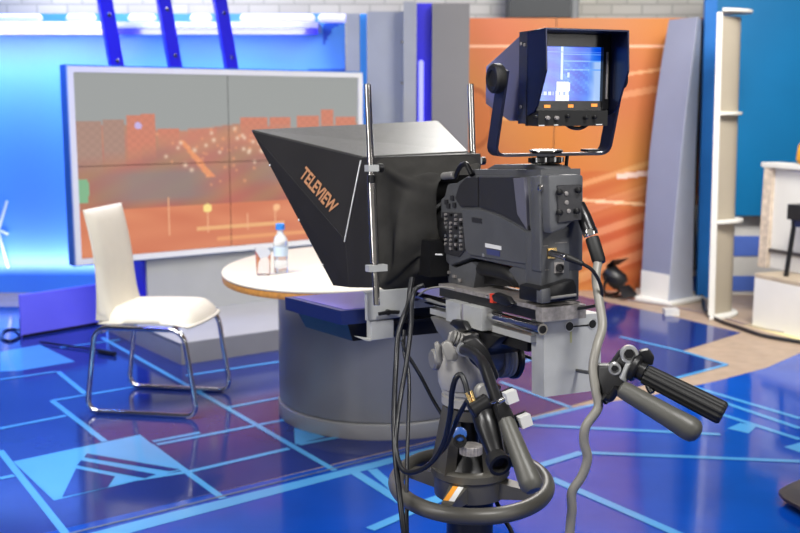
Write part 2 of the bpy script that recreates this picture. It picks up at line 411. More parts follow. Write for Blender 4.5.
for (a, b) in (((-4, 238), (7, 201)), ((-6, 228), (8, 234)), ((-3, 228), (8.5, 268))):
    p, q = AY(*a, BY-.012), AY(*b, BY-.012); tube([p, q], .010, 6, bm, smooth=False)
new_obj('white_star_motif', bm, mat('pale_blue_print', (.55, .75, .95), .5), root)['label'] = 'pale star of thin strokes'
# canopy rail with glowing tubes over it
zc = AY(200, 28, 7.8).z
rail = thing('light_rail', (-2.3, 7.95, zc), 'lilac light rail along the top edge of the blue backdrop', 'light')
new_obj('rail_body', box(-4.7, -.60, 7.86, 8.19, zc-.01, zc+.05, .008), mat('lavender_rail_paint', (.28, .28, .55), .35), rail)
new_obj('front_lip', box(-4.7, -.60, 7.81, 7.855, zc-.045, zc+.0, .006), M_deepblue, rail)
for (a, b) in ((-20, 42), (66, 96), (128, 156), (190, 212), (240, 315), (318, 348)):
    p = AY(a, 12, 8.0); q = AY(b, 12, 8.0)
    z = zc+.085
    new_obj('tube_lamp', cyl((p.x, 8.0, z), (q.x, 8.0, z), .032, seg=16, bev=.02), M_led2, rail, 40)

# ------------------------------------------------------------------ violet floor light box in front
a = G(22, 338); b = G(106, 323.5); d = (b-a).normalized(); n = Vector((-d.y, d.x, 0))
if n.y < 0: n = -n
za = AY(18, 295, a.y).z
root = thing('floor_light_box', a, 'violet blue floor light box shining up the backdrop at left', 'light box')
new_obj('front_skin', prism([a, b, b+V3(0, 0, za), a+V3(0, 0, za)], n*.02, .004), M_violet, root)
bm = bmesh.new(); prism([a+d*.08+n*.022, b+n*.022, b+n*.022+V3(0, 0, .09), a+d*.08+n*.022+V3(0, 0, .09)], n*.16, .004, bm); new_obj('lamp_housing', bm, M_black, root)
new_obj('base_strip', prism([a-n*.008, b-n*.008, b-n*.008+V3(0, 0, .02), a-n*.008+V3(0, 0, .02)], n*.006, .001), M_black, root)
single('power_cable', tube([G(20, 337, .008), G(10, 341, .008), G(2, 338, .008), G(4, 331, .008), G(14, 329, .008), G(22, 331, .03)], .008, 8), M_cablek, 'black cable curling out of the floor light box', 'cable', smooth=60)
single('cable_end', tube([G(40, 342, .012), G(70, 346, .012), G(98, 350, .012)], .006, 8, tube([G(99, 351, .015), G(115, 354, .015)], .014, 10, smooth=False)), M_cablek, 'thin dark cable with thick plug lying behind the cream chair', 'cable', smooth=60)

# ------------------------------------------------------------------ video wall
SC = Frame((-2.0, 6.33, 0), 36.2)       # f = away from viewer, r = along the screen
def sr(x, y): q = SC.F(x, y, 0); return q[1], q[2]
xl = sr(71, 165)[0]; xr = sr(362, 165)[0]; zt = sr(66, 66)[1]; zb = sr(78, 265)[1]
root = thing('video_wall', SC.w(0, (xl+xr)/2, 0), 'large white framed video wall showing an orange city at night', 'screen')
random.seed(3)
spots = [(random.gauss(.60, .17), random.gauss(.60, .055), random.random()**2.2) for _ in range(75)]+[(random.uniform(.3, .98), random.gauss(.48, .06), random.random()**1.5) for _ in range(28)]
def city(u, v):
    h = math.sin(u*57.3)*43758.5; h -= math.floor(h)
    hz = .70+.02*sin(u*14)
    sky = (.57, .59, .585)
    if v > hz: base = list(sky)
    else:
        t = (hz-v)/hz
        base = [.66+.08*sin(u*23+v*9)*.4, .47-.14*t+.05*sin(u*31-v*40)*.5, .40-.16*t]
    gl = math.exp(-((v-.64)/.07)**2)*(.35+.65*min(1, u*1.5))*.55
    if v < hz+.01: base = [base[0]*(1-gl)+.86*gl, base[1]*(1-gl)+.50*gl, base[2]*(1-gl)+.36*gl]
    # building blocks on the skyline
    blk = [(.0, .08, .46, .74), (.085, .15, .48, .75), (.16, .205, .50, .77), (.205, .25, .52, .78), (.54, .64, .62, .755), (.65, .73, .62, .76), (.755, .84, .60, .765), (.85, .90, .62, .80), (.91, .99, .58, .76), (.36, .46, .62, .70), (.26, .33, .58, .70)]
    for (a, b, c, d) in blk:
        if a < u < b and c < v < d:
            s = .96+.04*((int(u*70)+int(v*45)) % 2)
            k = min(1, (v-c)/.10); t = (.80*s, .47*s, .37*s) if a > .15 else (.64*s, .50*s, .44*s)
            base = [base[i]*(1-k)+t[i]*k for i in range(3)]
    if .03 < u < .50 and .26 < v < .50: k = min(1, min(u-.03, .50-u)*7)*min(1, (min(v-.26, .50-v))*18); base = [base[i]*(1-.75*k)+(.50, .46, .45)[i]*.75*k for i in range(3)]
    if .55 < u < .97 and .34 < v < .54: k = .6*min(1, min(u-.55, .97-u)*9)*min(1, (min(v-.34, .54-v))*18); base = [base[i]*(1-k)+(.52, .47, .42)[i]*k for i in range(3)]
    # the avenue
    au = .335+(.63-v)*.47
    if .42 < v < .63 and abs(u-au) < .008+.012*(.63-v)*3: base = [.90, .52+.06*h, .36]
    if u < .035-.1*abs(v-.38) and .30 < v < .43: base = [.45, .68, .50]
    if v < .26:
        g = .5+.3*sin(u*17+2*sin(v*23+u*5))+.2*sin(v*41-u*9); base = [.80+.05*g, .42+.07*g, .28+.05*g]
        if abs(v-.12) < .012 and .38 < u < .70: base = [.92, .66, .42]
        if abs(v-.05) < .012 and .45 < u < .85: base = [.90, .58, .36]
    for (a, hh) in ((.13, .20), (.285, .31), (.418, .24), (.56, .19), (.665, .22), (.83, .27)): 
        if abs(u-a) < .003 and .09 < v < hh: base = [.93, .66, .48]
    for (a, b, w) in spots:
        q = (u-a)**2*3+(v-b)**2
        if v < hz and q < .0012:
            k = .9*math.exp(-q/(.00004+.00011*w)); t = (.96, .84, .72) if w > .35 else (.93, .60, .42)
            base = [base[i]*(1-k)+t[i]*k for i in range(3)]
    if (u-.42)**2*3+(v-.235)**2 < .0007: base = [1, .88, .5]
    if (u-.67)**2*3+(v-.215)**2 < .0005: base = [.98, .72, .5]
    if (u-.195)**2*3+(v-.715)**2 < .0004: base = [.75, .68, .9]
    return [base[i]*.84+(.62, .58, .55)[i]*.16 for i in range(3)]
M_scr = vcmat('lit_screen_picture', .25, 1, 1.12)
W = xr-xl; Hh = zt-zb; fw = .035
new_obj('cabinet', BX(SC, .012, .11, xl-.004, xr+.0, zb-.01, zt+.01, .004), M_blueside, root)
bm = bmesh.new()
BX(SC, -.014, .012, xl, xr, zt-fw, zt, .003, bm); BX(SC, -.014, .012, xl, xr, zb, zb+fw, .003, bm)
BX(SC, -.014, .012, xl, xl+fw, zb+fw, zt-fw, .003, bm); BX(SC, -.014, .012, xr-fw, xr, zb+fw, zt-fw, .003, bm)
new_obj('screen_frame', bm, M_framew, root)
new_obj('panel_backing', BX(SC, .0102, .0118, xl+.01, xr-.01, zb+.01, zt-.01, 0), mat('screen_seam_grey', (.10, .09, .09), .6), root)
for i in range(2):
    for j in range(2):
        r0 = xl+fw+(W-2*fw)*i/2+.002; r1 = xl+fw+(W-2*fw)*(i+1)/2-.002
        z0 = zb+fw+(Hh-2*fw)*j/2+.002; z1 = zb+fw+(Hh-2*fw)*(j+1)/2-.002
        fn = lambda u, v, i=i, j=j: city((i+u)/2, (j+v)/2)
        new_obj('display_panel', paint('d', SC.w(0, r0, z0), SC.r*(r1-r0), SC.u*(z1-z0), 120, 66, fn, .01, -SC.f), M_scr, root)
# stand under the screen and stepped plinth
pz = SC.F(141, 329, -.0)
s_l = sr(150, 300)[0]
root = thing('screen_stand', SC.w(.05, s_l+.8, 0), 'light grey stand wall with blue lit side carrying the video wall', 'stand')
new_obj('front_board', BX(SC, .03, .06, s_l, xr-.02, .13, zb-.012, .003), M_plinth, root)
new_obj('blue_lit_side_board', BX(SC, .062, .24, s_l-.01, s_l+.03, .13, zb-.012, .003), M_deepblue, root)  # blue light on the stand side is put into its colour and glow
pc = G(181, 365); pf, pr_, _ = SC.loc(pc)
pt = AY(185, 349, pc.y).z
root = thing('stage_plinth', pc, 'low grey stepped plinth on the floor behind the cream chair', 'plinth')
new_obj('plinth_box', BX(SC, pf, .28, pr_, xr+.02, 0, .125, .004), M_deskb, root)
new_obj('front_facing', BX(SC, pf-.012, pf-.001, pr_, xr+.02, .002, .124, .002), M_deskb, root)
new_obj('plinth_top', BX(SC, pf-.012, .28, pr_-.006, xr+.02, .1255, .1295, .001), M_plinth, root)

# three blue support struts behind the screen
st = [((119, 72), (105, -6), 'leftmost of three slanted deep blue struts above the video wall'),
      ((177.5, 72), (164, -6), 'middle of three slanted deep blue struts above the video wall'),
      ((234, 74), (221, -2), 'rightmost of three slanted deep blue struts above the video wall')]
for (p, q, lab) in st:
    a = SC.w(*SC.F(*p, .34)); b = SC.w(*SC.F(*q, .34)); d = (b-a).normalized(); a = a-d*.75
    b = b+d*(.35 if q[0] < 110 else .02)
    wv = SC.r*.045
    root = thing('support_strut', a, lab, 'strut', 'blue support struts')
    new_obj('strut_bar', prism([a-wv, a+wv, b+wv, b-wv], SC.f*.05, .004), M_deepblue, root)
    for k in ((.12, .42) if q[0] > 110 else (.48, .77)):
        c = b-d*k
        new_obj('bolt', cyl(c, c-SC.f*.012, .013, seg=12, bev=.003), M_steel, root, 40)
    # foot block to floor
    new_obj('strut_foot', BX(Frame((a.x, a.y, 0), 36.2), .0, .05, -.045, .045, 0, a.z+.02, .004), M_deepblue, root)

# ------------------------------------------------------------------ grey frames and pillar (centre back)
def bz(y, Y): return AY(400, y, Y).z
def bxx(x, Y): return (x-400)/FPX*Y*1.0/(cos(PITCH))*cos(PITCH)
def XX(x, y, Y): return AY(x, y, Y).x
root = thing('light_column_frame', (-.15, 8.0, 0), 'light grey double frame column with a thin blue light slot', 'column')
bm = bmesh.new(); box(XX(347, 80, 8.0), XX(360, 80, 8.0), 7.95, 8.1, 0, bz(14, 8.0), .006, bm)
new_obj('left_post', bm, M_greyl, root)
new_obj('light_slot', box(XX(360.5, 80, 8.05), XX(367, 80, 8.05), 8.03, 8.08, 0, bz(14, 8.05), .003), mat('cyan_blue_acrylic', (.05, .30, .9), .3, emit=.35, ecol=(.03, .25, .9)), root)
new_obj('right_post', box(XX(367.5, 80, 8.0), XX(404, 80, 8.0), 7.95, 8.10, 0, bz(12, 8.0), .006), M_greyl, root)
bm = bmesh.new()
for y in (42, 83): lathe((XX(402, y, 7.95), 7.945, bz(y, 7.95)), (0, 1, 0), [(0, .009), (.006, .012)], 12, bm)
new_obj('fixing_bolts', bm, M_steel, root)
root = thing('grey_pillar', (.25, 7.8, 0), 'grey scenery pillar with glowing deep blue light niche', 'pillar')
zt_ = bz(2, 7.8)
new_obj('left_face', box(XX(403.5, 60, 7.8), XX(416, 60, 7.8), 7.78, 8.10, 0, zt_, .006), M_greyl, root)
new_obj('niche_back', box(XX(416.5, 60, 7.9), XX(431.5, 60, 7.9), 7.88, 7.92, 0, zt_, .003), M_deepblue, root)
new_obj('led_tube', cyl((XX(421, 60, 7.86), 7.855, .05), (XX(421, 60, 7.86), 7.855, bz(60, 7.86)), .020, seg=14, bev=.015), M_led, root, 40)
new_obj('right_face', box(XX(432, 60, 7.8), XX(469, 60, 7.8), 7.78, 8.10, 0, zt_-.01, .006), M_greyp, root)

# ------------------------------------------------------------------ orange printed panels
def orange(u, v):
    c = [.765+.02*sin(u*9+v*7), .45+.03*sin(v*11+u*4), .235+.02*sin(u*13)]
    # soft diagonal shine strokes of the print
    for (a, s, w, k, lim) in ((.70, .16, .012, .12, 9), (.78, .12, .006, .2, 9), (.30, .30, .02, .10, .5), (.20, .30, .015, .12, .5), (.12, .34, .025, .08, .6), (.40, .28, .01, .12, .6), (.05, .34, .02, .12, .6), (.34, -.06, .006, .3, 9)):
        d = v-(a+s*(u-.5))
        if abs(d) < w and v < .95: c = [c[0]+k*.6, c[1]+k, c[2]+k]
    if v < .45: g = sin((v*1.0-u*.30)*95); c = [c[0]-.015*g-.01, c[1]-.03*g-.03, c[2]-.02*g-.01]
    if abs(v-.90) < .005: c = [.95, .72, .58]
    if .64 < u < .90 and abs(v-(.44+.10*(u-.77))) < .010: c = [.93, .80, .72]
    if .80 < u < .93 and abs(v-(.315+.08*(u-.85))) < .010: c = [.95, .80, .70]
    q = math.hypot((u-.03)*1.3, v-.64)
    if .095 < q < .115: c = [.66, .36, .18]
    if q < .095: c = [.76, .43, .22]
    if (u-.10)**2*2+(v-.79)**2 < .0002: c = [.95, .80, .65]
    return c
M_or = vcmat('printed_orange_board', .38)
OY = 8.3
x0, xm, x1 = XX(466, 150, OY), XX(553.2, 150, OY), XX(703, 150, OY); zo = bz(18, OY)
for i, (a, b, lab) in enumerate(((x0, xm, 'orange printed scenery board, the left one, with thin white line'), (xm+.006, x1, 'orange printed scenery board, the right one, with white slanted streaks'))):
    fn = lambda u, v, a=a, b=b: orange((a+(b-a)*u-x0)/(x1-x0), v)
    bm = paint('o', (a, OY, .0), (b-a, 0, 0), (0, .0, zo), int(240*(b-a)/(x1-x0)), 210, fn, .03, (0, -1, 0))
    single('scenery_board', bm, M_or, lab, 'board', 'orange scenery boards')
# dark cabinet and pale pipe on wall above
single('wall_vent_box', box(XX(508, 5, 8.7), XX(568, 5, 8.7), 8.55, 8.9, bz(17.5, 8.6), bz(-30, 8.6), .01), mat('dark_grey_vent', (.035, .04, .045), .5), 'dark grey vent box on the back wall above the orange boards', 'vent')
single('wall_pipe', cyl((XX(574.5, 5, 8.82), 8.82, 1.2), (XX(574.5, 5, 8.82), 8.82, 4.4), .038, seg=20), M_greyl, 'pale vertical pipe on the back wall above orange boards', 'pipe', smooth=40)

# ------------------------------------------------------------------ lilac leaning column
CY = 7.75
bl, br_, bs = G(641, 299), G(668, 305), G(692, 300)
root = thing('lilac_column', bl, 'lilac grey tapered scenery column leaning before the orange boards', 'column')
T0 = AY(669, 22, bl.y); T1 = AY(697, 20, br_.y); T2 = AY(700.5, 17, bs.y); D = 0.03
bs0 = Vector(bs)
back = V3(-.26, .40, 0)
b4 = bl+V3(.04, .30, 0); t4 = T0+V3(.06, .18, 0); t4.z = T2.z
dz = V3(0, 0, .03)
CR = [(20, 669, 697, 700.5), (60, 662, 692, 699), (100, 656, 686.5, 697), (150, 650, 681, 695), (200, 646, 676, 693.5), (240, 643.5, 672.5, 692.5), (270, 642, 670, 692), (299, 641, 668, 692)]
def colrow(y, L, F, R_):
    l = AY(L, y, bl.y); z = l.z; f = AY(F, y, br_.y); r = AY(R_, y, bs.y)
    f = V3(f.x, f.y, z); r = V3(r.x, r.y, z); k = l+V3((r.x-l.x)*.5, .26, 0)
    if y > 290:
        for q in (l, f, r, k): q.z = .03
    return [l, f, r, k]
rowsC = [colrow(*c) for c in CR]
def loft(idx, rows_, mm, nm, close=True, off=V3(0, 0, 0)):
    bm = bmesh.new(); vr = [[bm.verts.new(r[i]+off) for i in idx] for r in rows_]
    n_ = len(idx)
    for p, q in zip(vr, vr[1:]):
        for i in range(n_ if close else n_-1): bm.faces.new([p[i], p[(i+1) % n_], q[(i+1) % n_], q[i]])
    if close: bm.faces.new(vr[0]); bm.faces.new(vr[-1])
    return new_obj(nm, bm, mm, root, 30)
loft((0, 1, 2, 3), rowsC, M_lilac, 'column_body')
nf_ = (br_-bl).cross(V3(0, 0, 1)).normalized(); nf_ = nf_ if nf_.y < 0 else -nf_
ns_ = (bs-br_).cross(V3(0, 0, 1)).normalized(); ns_ = ns_ if ns_.x > 0 else -ns_
def skin(i, j, rows_, n_, mm, nm, lab):
    bm = bmesh.new(); A_ = [[bm.verts.new(r[k]+n_*o) for k in (i, j) for o in (.001, .007)] for r in rows_]
    for p, q in zip(A_, A_[1:]):
        for (c, d) in ((0, 1), (1, 3), (3, 2), (2, 0)): bm.faces.new([p[c], p[d], q[d], q[c]])
    bm.faces.new([A_[0][k] for k in (0, 1, 3, 2)]); bm.faces.new([A_[-1][k] for k in (0, 1, 3, 2)])
    new_obj(nm, bm, mm, root, 30)['label'] = lab
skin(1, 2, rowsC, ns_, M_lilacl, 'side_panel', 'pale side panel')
skin(0, 1, rowsC[-2:], nf_, M_offw, 'lower_panel', 'pale lower panel')
new_obj('base_plate', prism([bl+V3(-.06, -.06, 0), br_+V3(0, -.09, 0), bs+V3(.10, -.02, 0), b4+V3(.0, .05, 0)], (0, 0, .03), .006), M_offw, root)
# white tab on floor, black cables and box by the column
single('white_junction_block', box(G(664, 315).x, G(678, 315).x, G(671, 316).y, G(671, 316).y+.09, 0, .045, .008), M_white, 'small white block lying on floor before the lilac column', 'block')
single('hanging_cable_bundle', tube([V3(XX(694, 150, 8.05), 8.05, bz(20, 8.05)), V3(XX(696, 150, 8.05), 8.05, bz(110, 8.05)), V3(XX(692, 200, 8.05), 8.05, bz(190, 8.05)), V3(XX(694, 270, 8.0), 8.0, bz(270, 8.0))], .028, 10), M_cablek, 'black cable bundle hanging behind the lilac column', 'cable', smooth=60)
a = G(693, 292)
single('cable_box', box(a.x-.06, a.x+.055, a.y-.02, a.y+.12, 0, .11, .015), M_black, 'black power box on the floor beside the lilac column', 'box')
single('floor_cable', tube([a+V3(.05, 0, .03), G(703, 302, .012), G(705, 311, .012), G(718, 320, .012), G(740, 328, .012), G(765, 336, .012), G(800, 342, .012), G(850, 350, .012)], .014, 8), M_cablek, 'long black cable running right across the tan floor', 'cable', smooth=60)
single('loose_floor_wire', tube([G(628, 300, .006), G(655, 304, .006), G(690, 310, .006), G(720, 317, .006), G(760, 328, .006), G(810, 337, .006)], .006, 6), mat('grey_wire', (.25, .2, .2), .5), 'thin grey wire on floor before the lilac column', 'cable', smooth=60)
# black floor lamp body by orange boards
a = G(614, 297)
root = thing('floor_spotlight', a, 'small black spotlight lying on floor before the orange boards', 'spotlight')
fr = Frame(a, 35)
new_obj('lamp_body', lathe(fr.w(.0, -.01, .16), fr.f*.6+V3(0, 0, .5)+fr.r*-.3, [(-.10, .05), (-.06, .075), (.04, .075), (.08, .05)], 18), M_black, root, 40)
new_obj('yoke_bracket', tube([fr.w(0, -.09, .17), fr.w(.02, -.09, .05), fr.w(.02, 0, .015), fr.w(.02, .09, .05), fr.w(0, .09, .17)], .012, 8), M_black, root, 50)
bm = bmesh.new(); prism([fr.w(-.1, -.06, .10), fr.w(-.1, .06, .10), fr.w(-.17, .09, .02), fr.w(-.17, -.09, .02)], (0, 0, .006), .001, bm)
new_obj('barn_door', bm, M_black, root); bm = bmesh.new()
prism([fr.w(.02, -.08, .24), fr.w(.02, .05, .24), fr.w(-.06, .08, .30), fr.w(-.06, -.10, .30)], (0, 0, .006), .001, bm)
new_obj('barn_door', bm, M_black, root)
new_obj('foot_plate', BX(fr, -.05, .07, -.05, .05, 0, .012, .003), M_black, root)

# ------------------------------------------------------------------ right: azure board, white column, riser
AYY = 8.0
a = AY(697, 180, AYY); b = AY(710, -30, AYY)
zb_ = bz(216, AYY)
root = thing('azure_scenery_board', (a.x+1.1, AYY, 0), 'large azure blue scenery board standing behind the white column', 'board')
p0 = AY(703, 216, AYY); p1 = AY(711, -40, AYY)
new_obj('board_face', prism([V3(p0.x, AYY, zb_), V3(4.6, AYY, zb_), V3(4.6, AYY, p1.z), V3(p1.x, AYY, p1.z)], (0, .04, 0), .006), M_blueR, root)
q0 = AY(697, 292, AYY-.05); q1 = AY(706.5, -40, AYY-.05); zq = .0
new_obj('edge_strip', prism([V3(q0.x, AYY-.05, 0), V3(AY(709, 292, AYY-.05).x, AYY-.05, 0), V3(AY(719, -40, AYY-.05).x, AYY-.05, q1.z), V3(q1.x, AYY-.05, q1.z)], (0, .045, 0), .004), M_blueR2, root)
new_obj('support_leg', box(3.6, 3.7, AYY+.045, AYY+.10, 0, zb_+.3, .004), M_ply, root)
# white column with half round shelves
PY = 7.2
a = G(709, 319)
root = thing('white_display_column', a, 'white narrow display column with half round shelves before the azure board', 'column')
ztop = AY(722, 12, a.y).z
t0 = AY(717, 14, a.y).x; b0 = AY(708, 318, a.y).x; t1 = AY(722.8, 14, a.y).x; b1 = AY(713.8, 318, a.y).x
new_obj('front_panel', prism([V3(b0, a.y, .025), V3(b1+.005, a.y, .025), V3(t1, a.y, ztop), V3(t0, a.y, ztop)], (.016, .05, 0), .004), M_offw, root)
cx0 = b1+.03
bm = bmesh.new(); N = 12
def sx(z): return (t1-b1)*z/ztop+b1
rings = []
for z in (.025, ztop-.02):
    rings.append([bm.verts.new((sx(z)+.31*(.05+.26*k/N)+.125*sin(pi*k/N), a.y+.05+.26*k/N, z)) for k in range(N+1)])
for k in range(N): bm.faces.new([rings[0][k], rings[0][k+1], rings[1][k+1], rings[1][k]])
bm.faces.new(rings[0]); bm.faces.new(rings[1]); bm.faces.new([rings[0][0], rings[0][N], rings[1][N], rings[1][0]])
new_obj('curved_body', bm, M_beige, root, 40)
for y, rad in ((13, .21), (115, .16), (222, .19)):
    z = AY(735, y, a.y+.15).z
    bm = bmesh.new(); pts = [V3(sx(z)+.05-.05*cos(pi*k/16)+rad*sin(pi*k/16), a.y+.18-.17*cos(pi*k/16), z) for k in range(17)]
    prism(pts, (0, 0, .022), .004, bm); new_obj('shelf', bm, M_offw, root, 30)
bm = bmesh.new(); prism([V3(b0-.005+.06-.06*cos(pi*k/16)+.20*sin(pi*k/16), a.y+.15-.20*cos(pi*k/16), 0) for k in range(17)], (0, 0, .024), .005, bm)
new_obj('base_disc', bm, M_offw, root, 30)
# riser
c0 = G(752, 325); c1 = G(800, 338); d = (c1-c0).normalized(); n = Vector((-d.y, d.x, 0)); n = n if n.y > 0 else -n
rz = AY(752, 273, c0.y).z
root = thing('stage_riser', c0, 'off white box riser with tan top at the right edge', 'riser')
e = c0+d*2.2
new_obj('riser_box', prism([c0, e, e+n*1.3, c0+n*1.0], (0, 0, rz-.03), .004), M_offw, root)
new_obj('riser_top', prism([c0+V3(0, 0, rz-.029), e+V3(0, 0, rz-.029), e+n*1.3+V3(0, 0, rz-.029), c0+n*1.0+V3(0, 0, rz-.029)], (0, 0, .029), .003), M_tan, root)
new_obj('floor_tape', prism([c0-n*.002-d*.02, e-n*.002, e-n*.07, c0-n*.05-d*.02], (0, 0, .004), .0), M_yel, root)
# partition on riser
pa = onplane(765, 268, c0+n*.02+V3(0, 0, rz), V3(0, 0, 1)); ph = AY(765, 168, pa.y).z
e2 = pa+d*1.6
root = thing('partition_panel', pa, 'white half height partition with raw board edge standing on the riser', 'partition')
new_obj('panel_face', prism([pa+n*.04, e2+n*.04, e2+n*.04+V3(0, 0, ph-rz), pa+n*.04+V3(0, 0, ph-rz)], n*.03, .003), M_offw, root)
new_obj('edge_board', prism([pa-d*.075, pa, pa+V3(.02, 0, ph-rz), pa-d*.06+V3(.0, 0, ph-rz)], n*.10, .003), M_ply, root)
new_obj('top_ledge', prism([pa-d*.09+V3(.0, 0, ph-rz+.001), e2+V3(0, 0, ph-rz+.001), e2+n*.14+V3(0, 0, ph-rz+.001), pa-d*.09+n*.14+V3(.0, 0, ph-rz+.001)], (0, 0, .035), .004), M_offw, root)
zz = AY(780, 250, pa.y).z
new_obj('dark_rail', prism([pa+n*.039+V3(0, 0, zz-rz-.012), e2+n*.039+V3(0, 0, zz-rz-.012), e2+n*.039+V3(0, 0, zz-rz+.012), pa+n*.039+V3(0, 0, zz-rz+.012)], -n*.02, .002), mat('dark_rail', (.08, .07, .07), .5), root)
led = pa+d*.27+n*.06; zl = ph+.037
single('orange_ornament', lathe((led.x, led.y, zl), (0, 0, 1), [(0, .05), (.03, .07), (.12, .06), (.16, .035), (.20, .04)], 20), mat('amber_orange_glaze', (.9, .42, .03), .35), 'amber orange ornament standing on the white partition ledge', 'ornament', smooth=60)
# stool
sp = onplane(786, 276, V3(0, 0, rz), V3(0, 0, 1)); sp2 = sp+d*.22
root = thing('black_stool', sp, 'black padded stool standing on the riser at right edge', 'stool')
zs0 = AY(790, 219, sp.y).z; zs1 = AY(790, 204, sp.y).z
ctr = sp+d*.17+n*.13
sf = Frame((ctr.x, ctr.y, 0), -math.degrees(math.atan2(-d.y, d.x)))
new_obj('seat', BX(sf, -.15, .15, -.17, .17, zs0, zs1, .02), M_rubber, root, 40)
new_obj('seat_frame', BX(sf, -.13, .13, -.15, .15, zs0-.045, zs0-.001, .004), mat('dark_blue_frame', (.02, .03, .09), .4), root)
for a_ in (-1, 1):
    for b_ in (-1, 1):
        new_obj('leg', tube([sf.w(a_*.12, b_*.13, zs0-.01), sf.w(a_*.14, b_*.16, rz)], .016, 10, smooth=False), M_black, root, 50)

# dark brown corner low at right
bp_ = [G(777, 494, .03), G(789, 487, .03), G(830, 470, .03), G(900, 520, .03), G(830, 540, .03), G(800, 510, .03), G(784, 502, .03)]
root = thing('brown_floor_plate', (bp_[3].x, bp_[3].y, 0), 'dark brown plate with rounded corner low at the right edge', 'plate')
new_obj('plate_top', prism(fillet(bp_, .03), (0, 0, .014), .003), M_dark, root, 40)
for k in (2, 3, 4): 
    q = lerp(bp_[k], (bp_[2]+bp_[3]+bp_[4])/3, .3); new_obj('rubber_foot', cyl((q.x, q.y, 0.001), (q.x, q.y, .031), .02, seg=12), M_rubber, root)

# ------------------------------------------------------------------ round ended desk
root = thing('presenter_desk', (-.07, 4.95, 0), 'presenter desk with cream rounded top and grey drum base', 'desk')
dc = V3(-.085, 4.955, 0)
new_obj('drum_base', lathe(dc, (0, 0, 1), [(.075, .490), (.08, .497), (.712, .497)], 72), M_desk, root, 40)
new_obj('base_band', lathe(dc, (0, 0, 1), [(0, .499), (.004, .502), (.068, .502), (.074, .496)], 72), M_deskb, root, 40)
th = -.1628; pts = []
for k in range(96):
    t = 2*pi*k/96; x = .517*cos(t); y = .702*sin(t)
    pts.append((-.258+x*cos(th)-y*sin(th), 4.679+x*sin(th)+y*cos(th)))
    pts.append((.10+.52*cos(t), 5.02+.52*sin(t)))
def hull(P):
    P = sorted(set(P)); 
    def half(P):
        h = []
        for p in P:
            while len(h) > 1 and (h[-1][0]-h[-2][0])*(p[1]-h[-2][1])-(h[-1][1]-h[-2][1])*(p[0]-h[-2][0]) <= 0: h.pop()
            h.append(p)
        return h[:-1]
    return half(P)+half(P[::-1])
hp = hull(pts)
new_obj('table_top', prism([V3(x, y, .741) for x, y in hp], (0, 0, .009), .003), M_tabletop, root, 40)
new_obj('wood_edge', prism([V3(-.1+(x+.1)*.997, 4.8+(y-4.8)*.997, .7125) for x, y in hp], (0, 0, .028), .003), M_wood, root, 40)

# bottle and glasses
bp = G(281, 273, .75)
hb = AY(281, 224, bp.y).z-.75
root = thing('water_bottle', (bp.x, bp.y, .75), 'small clear water bottle with blue cap on the desk', 'bottle')
k = hb/.21
new_obj('bottle_body', lathe(bp, (0, 0, 1), [(.001, .026*k), (.006, .031*k), (.05*k, .031*k), (.055*k, .029*k), (.06*k, .031*k), (.125*k, .031*k), (.15*k, .028*k), (.168*k, .015*k), (.18*k, .0125*k), (.186*k, .0125*k)], 24), M_water, root, 60)
new_obj('label_band', lathe(bp, (0, 0, 1), [(.075*k, .0316*k), (.115*k, .0316*k)], 24, closed_ends=False), mat('pale_blue_bottle_label', (.55, .68, .85), .5), root, 60)
new_obj('cap', lathe(bp, (0, 0, 1), [(.187*k, .020*k), (.21*k, .019*k), (.212*k, .016*k)], 20), M_cap, root, 40)
def glass(x, y, label):
    g = G(x, y, .75); g.z = .75
    h = .115; bm = lathe(g, (0, 0, 1), [(.001, .026), (.004, .029), (h, .034), (h, .0325), (.006, .027), (.005, .001)], 28, closed_ends=False)
    single('drinking_glass', bm, M_glass, label, 'glass', smooth=50)
glass(263.5, 275, 'empty clear drinking glass on the desk beside the water bottle')

# ------------------------------------------------------------------ cream chair
ch = Frame((-1.40, 4.88, 0), 90-0, 0)      # frame: f -> -X ... replaced below
fwd = (V3(-.999, 4.783, 0)-V3(-1.494, 4.932, 0)).normalized(); fwd = Vector((cos(radians(-10)), sin(radians(-10)), 0))
lat = Vector((-fwd.y, fwd.x, 0))            # towards the back of the room
NR = V3(-1.478, 4.87, 0)                      # near rear foot corner
def cp(a, b, z): return NR+fwd*a+lat*b+V3(0, 0, z)
root = thing('cream_chair', cp(.25, .25, 0), 'cream leatherette chair on chrome tube runners facing the desk', 'chair')
rt = .0125
for b_, nm in ((0, 'near'), (.47, 'far')):
    path = fillet([cp(.035, b_, .425), cp(-.022, b_, rt), cp(.535, b_, rt), cp(.475, b_, .425)], .07, 6)
    P = path
    new_obj('side_frame', tube(P, rt, 12, smooth=False, closed=True), M_chrome, root, 60)
new_obj('cross_bar', tube([cp(.06, .012, .40), cp(.06, .458, .40)], .011, 10, smooth=False), M_chrome, root, 60)
new_obj('cross_bar', tube([cp(.42, .012, .425), cp(.42, .458, .425)], .011, 10, smooth=False), M_chrome, root, 60)
def cushion(ctrl, w0, w1, thick_fn, N=28, Mv=10, wrinkle=0):
    """ctrl: centre line in (a,z); sweeps a padded section across the width"""
    pass
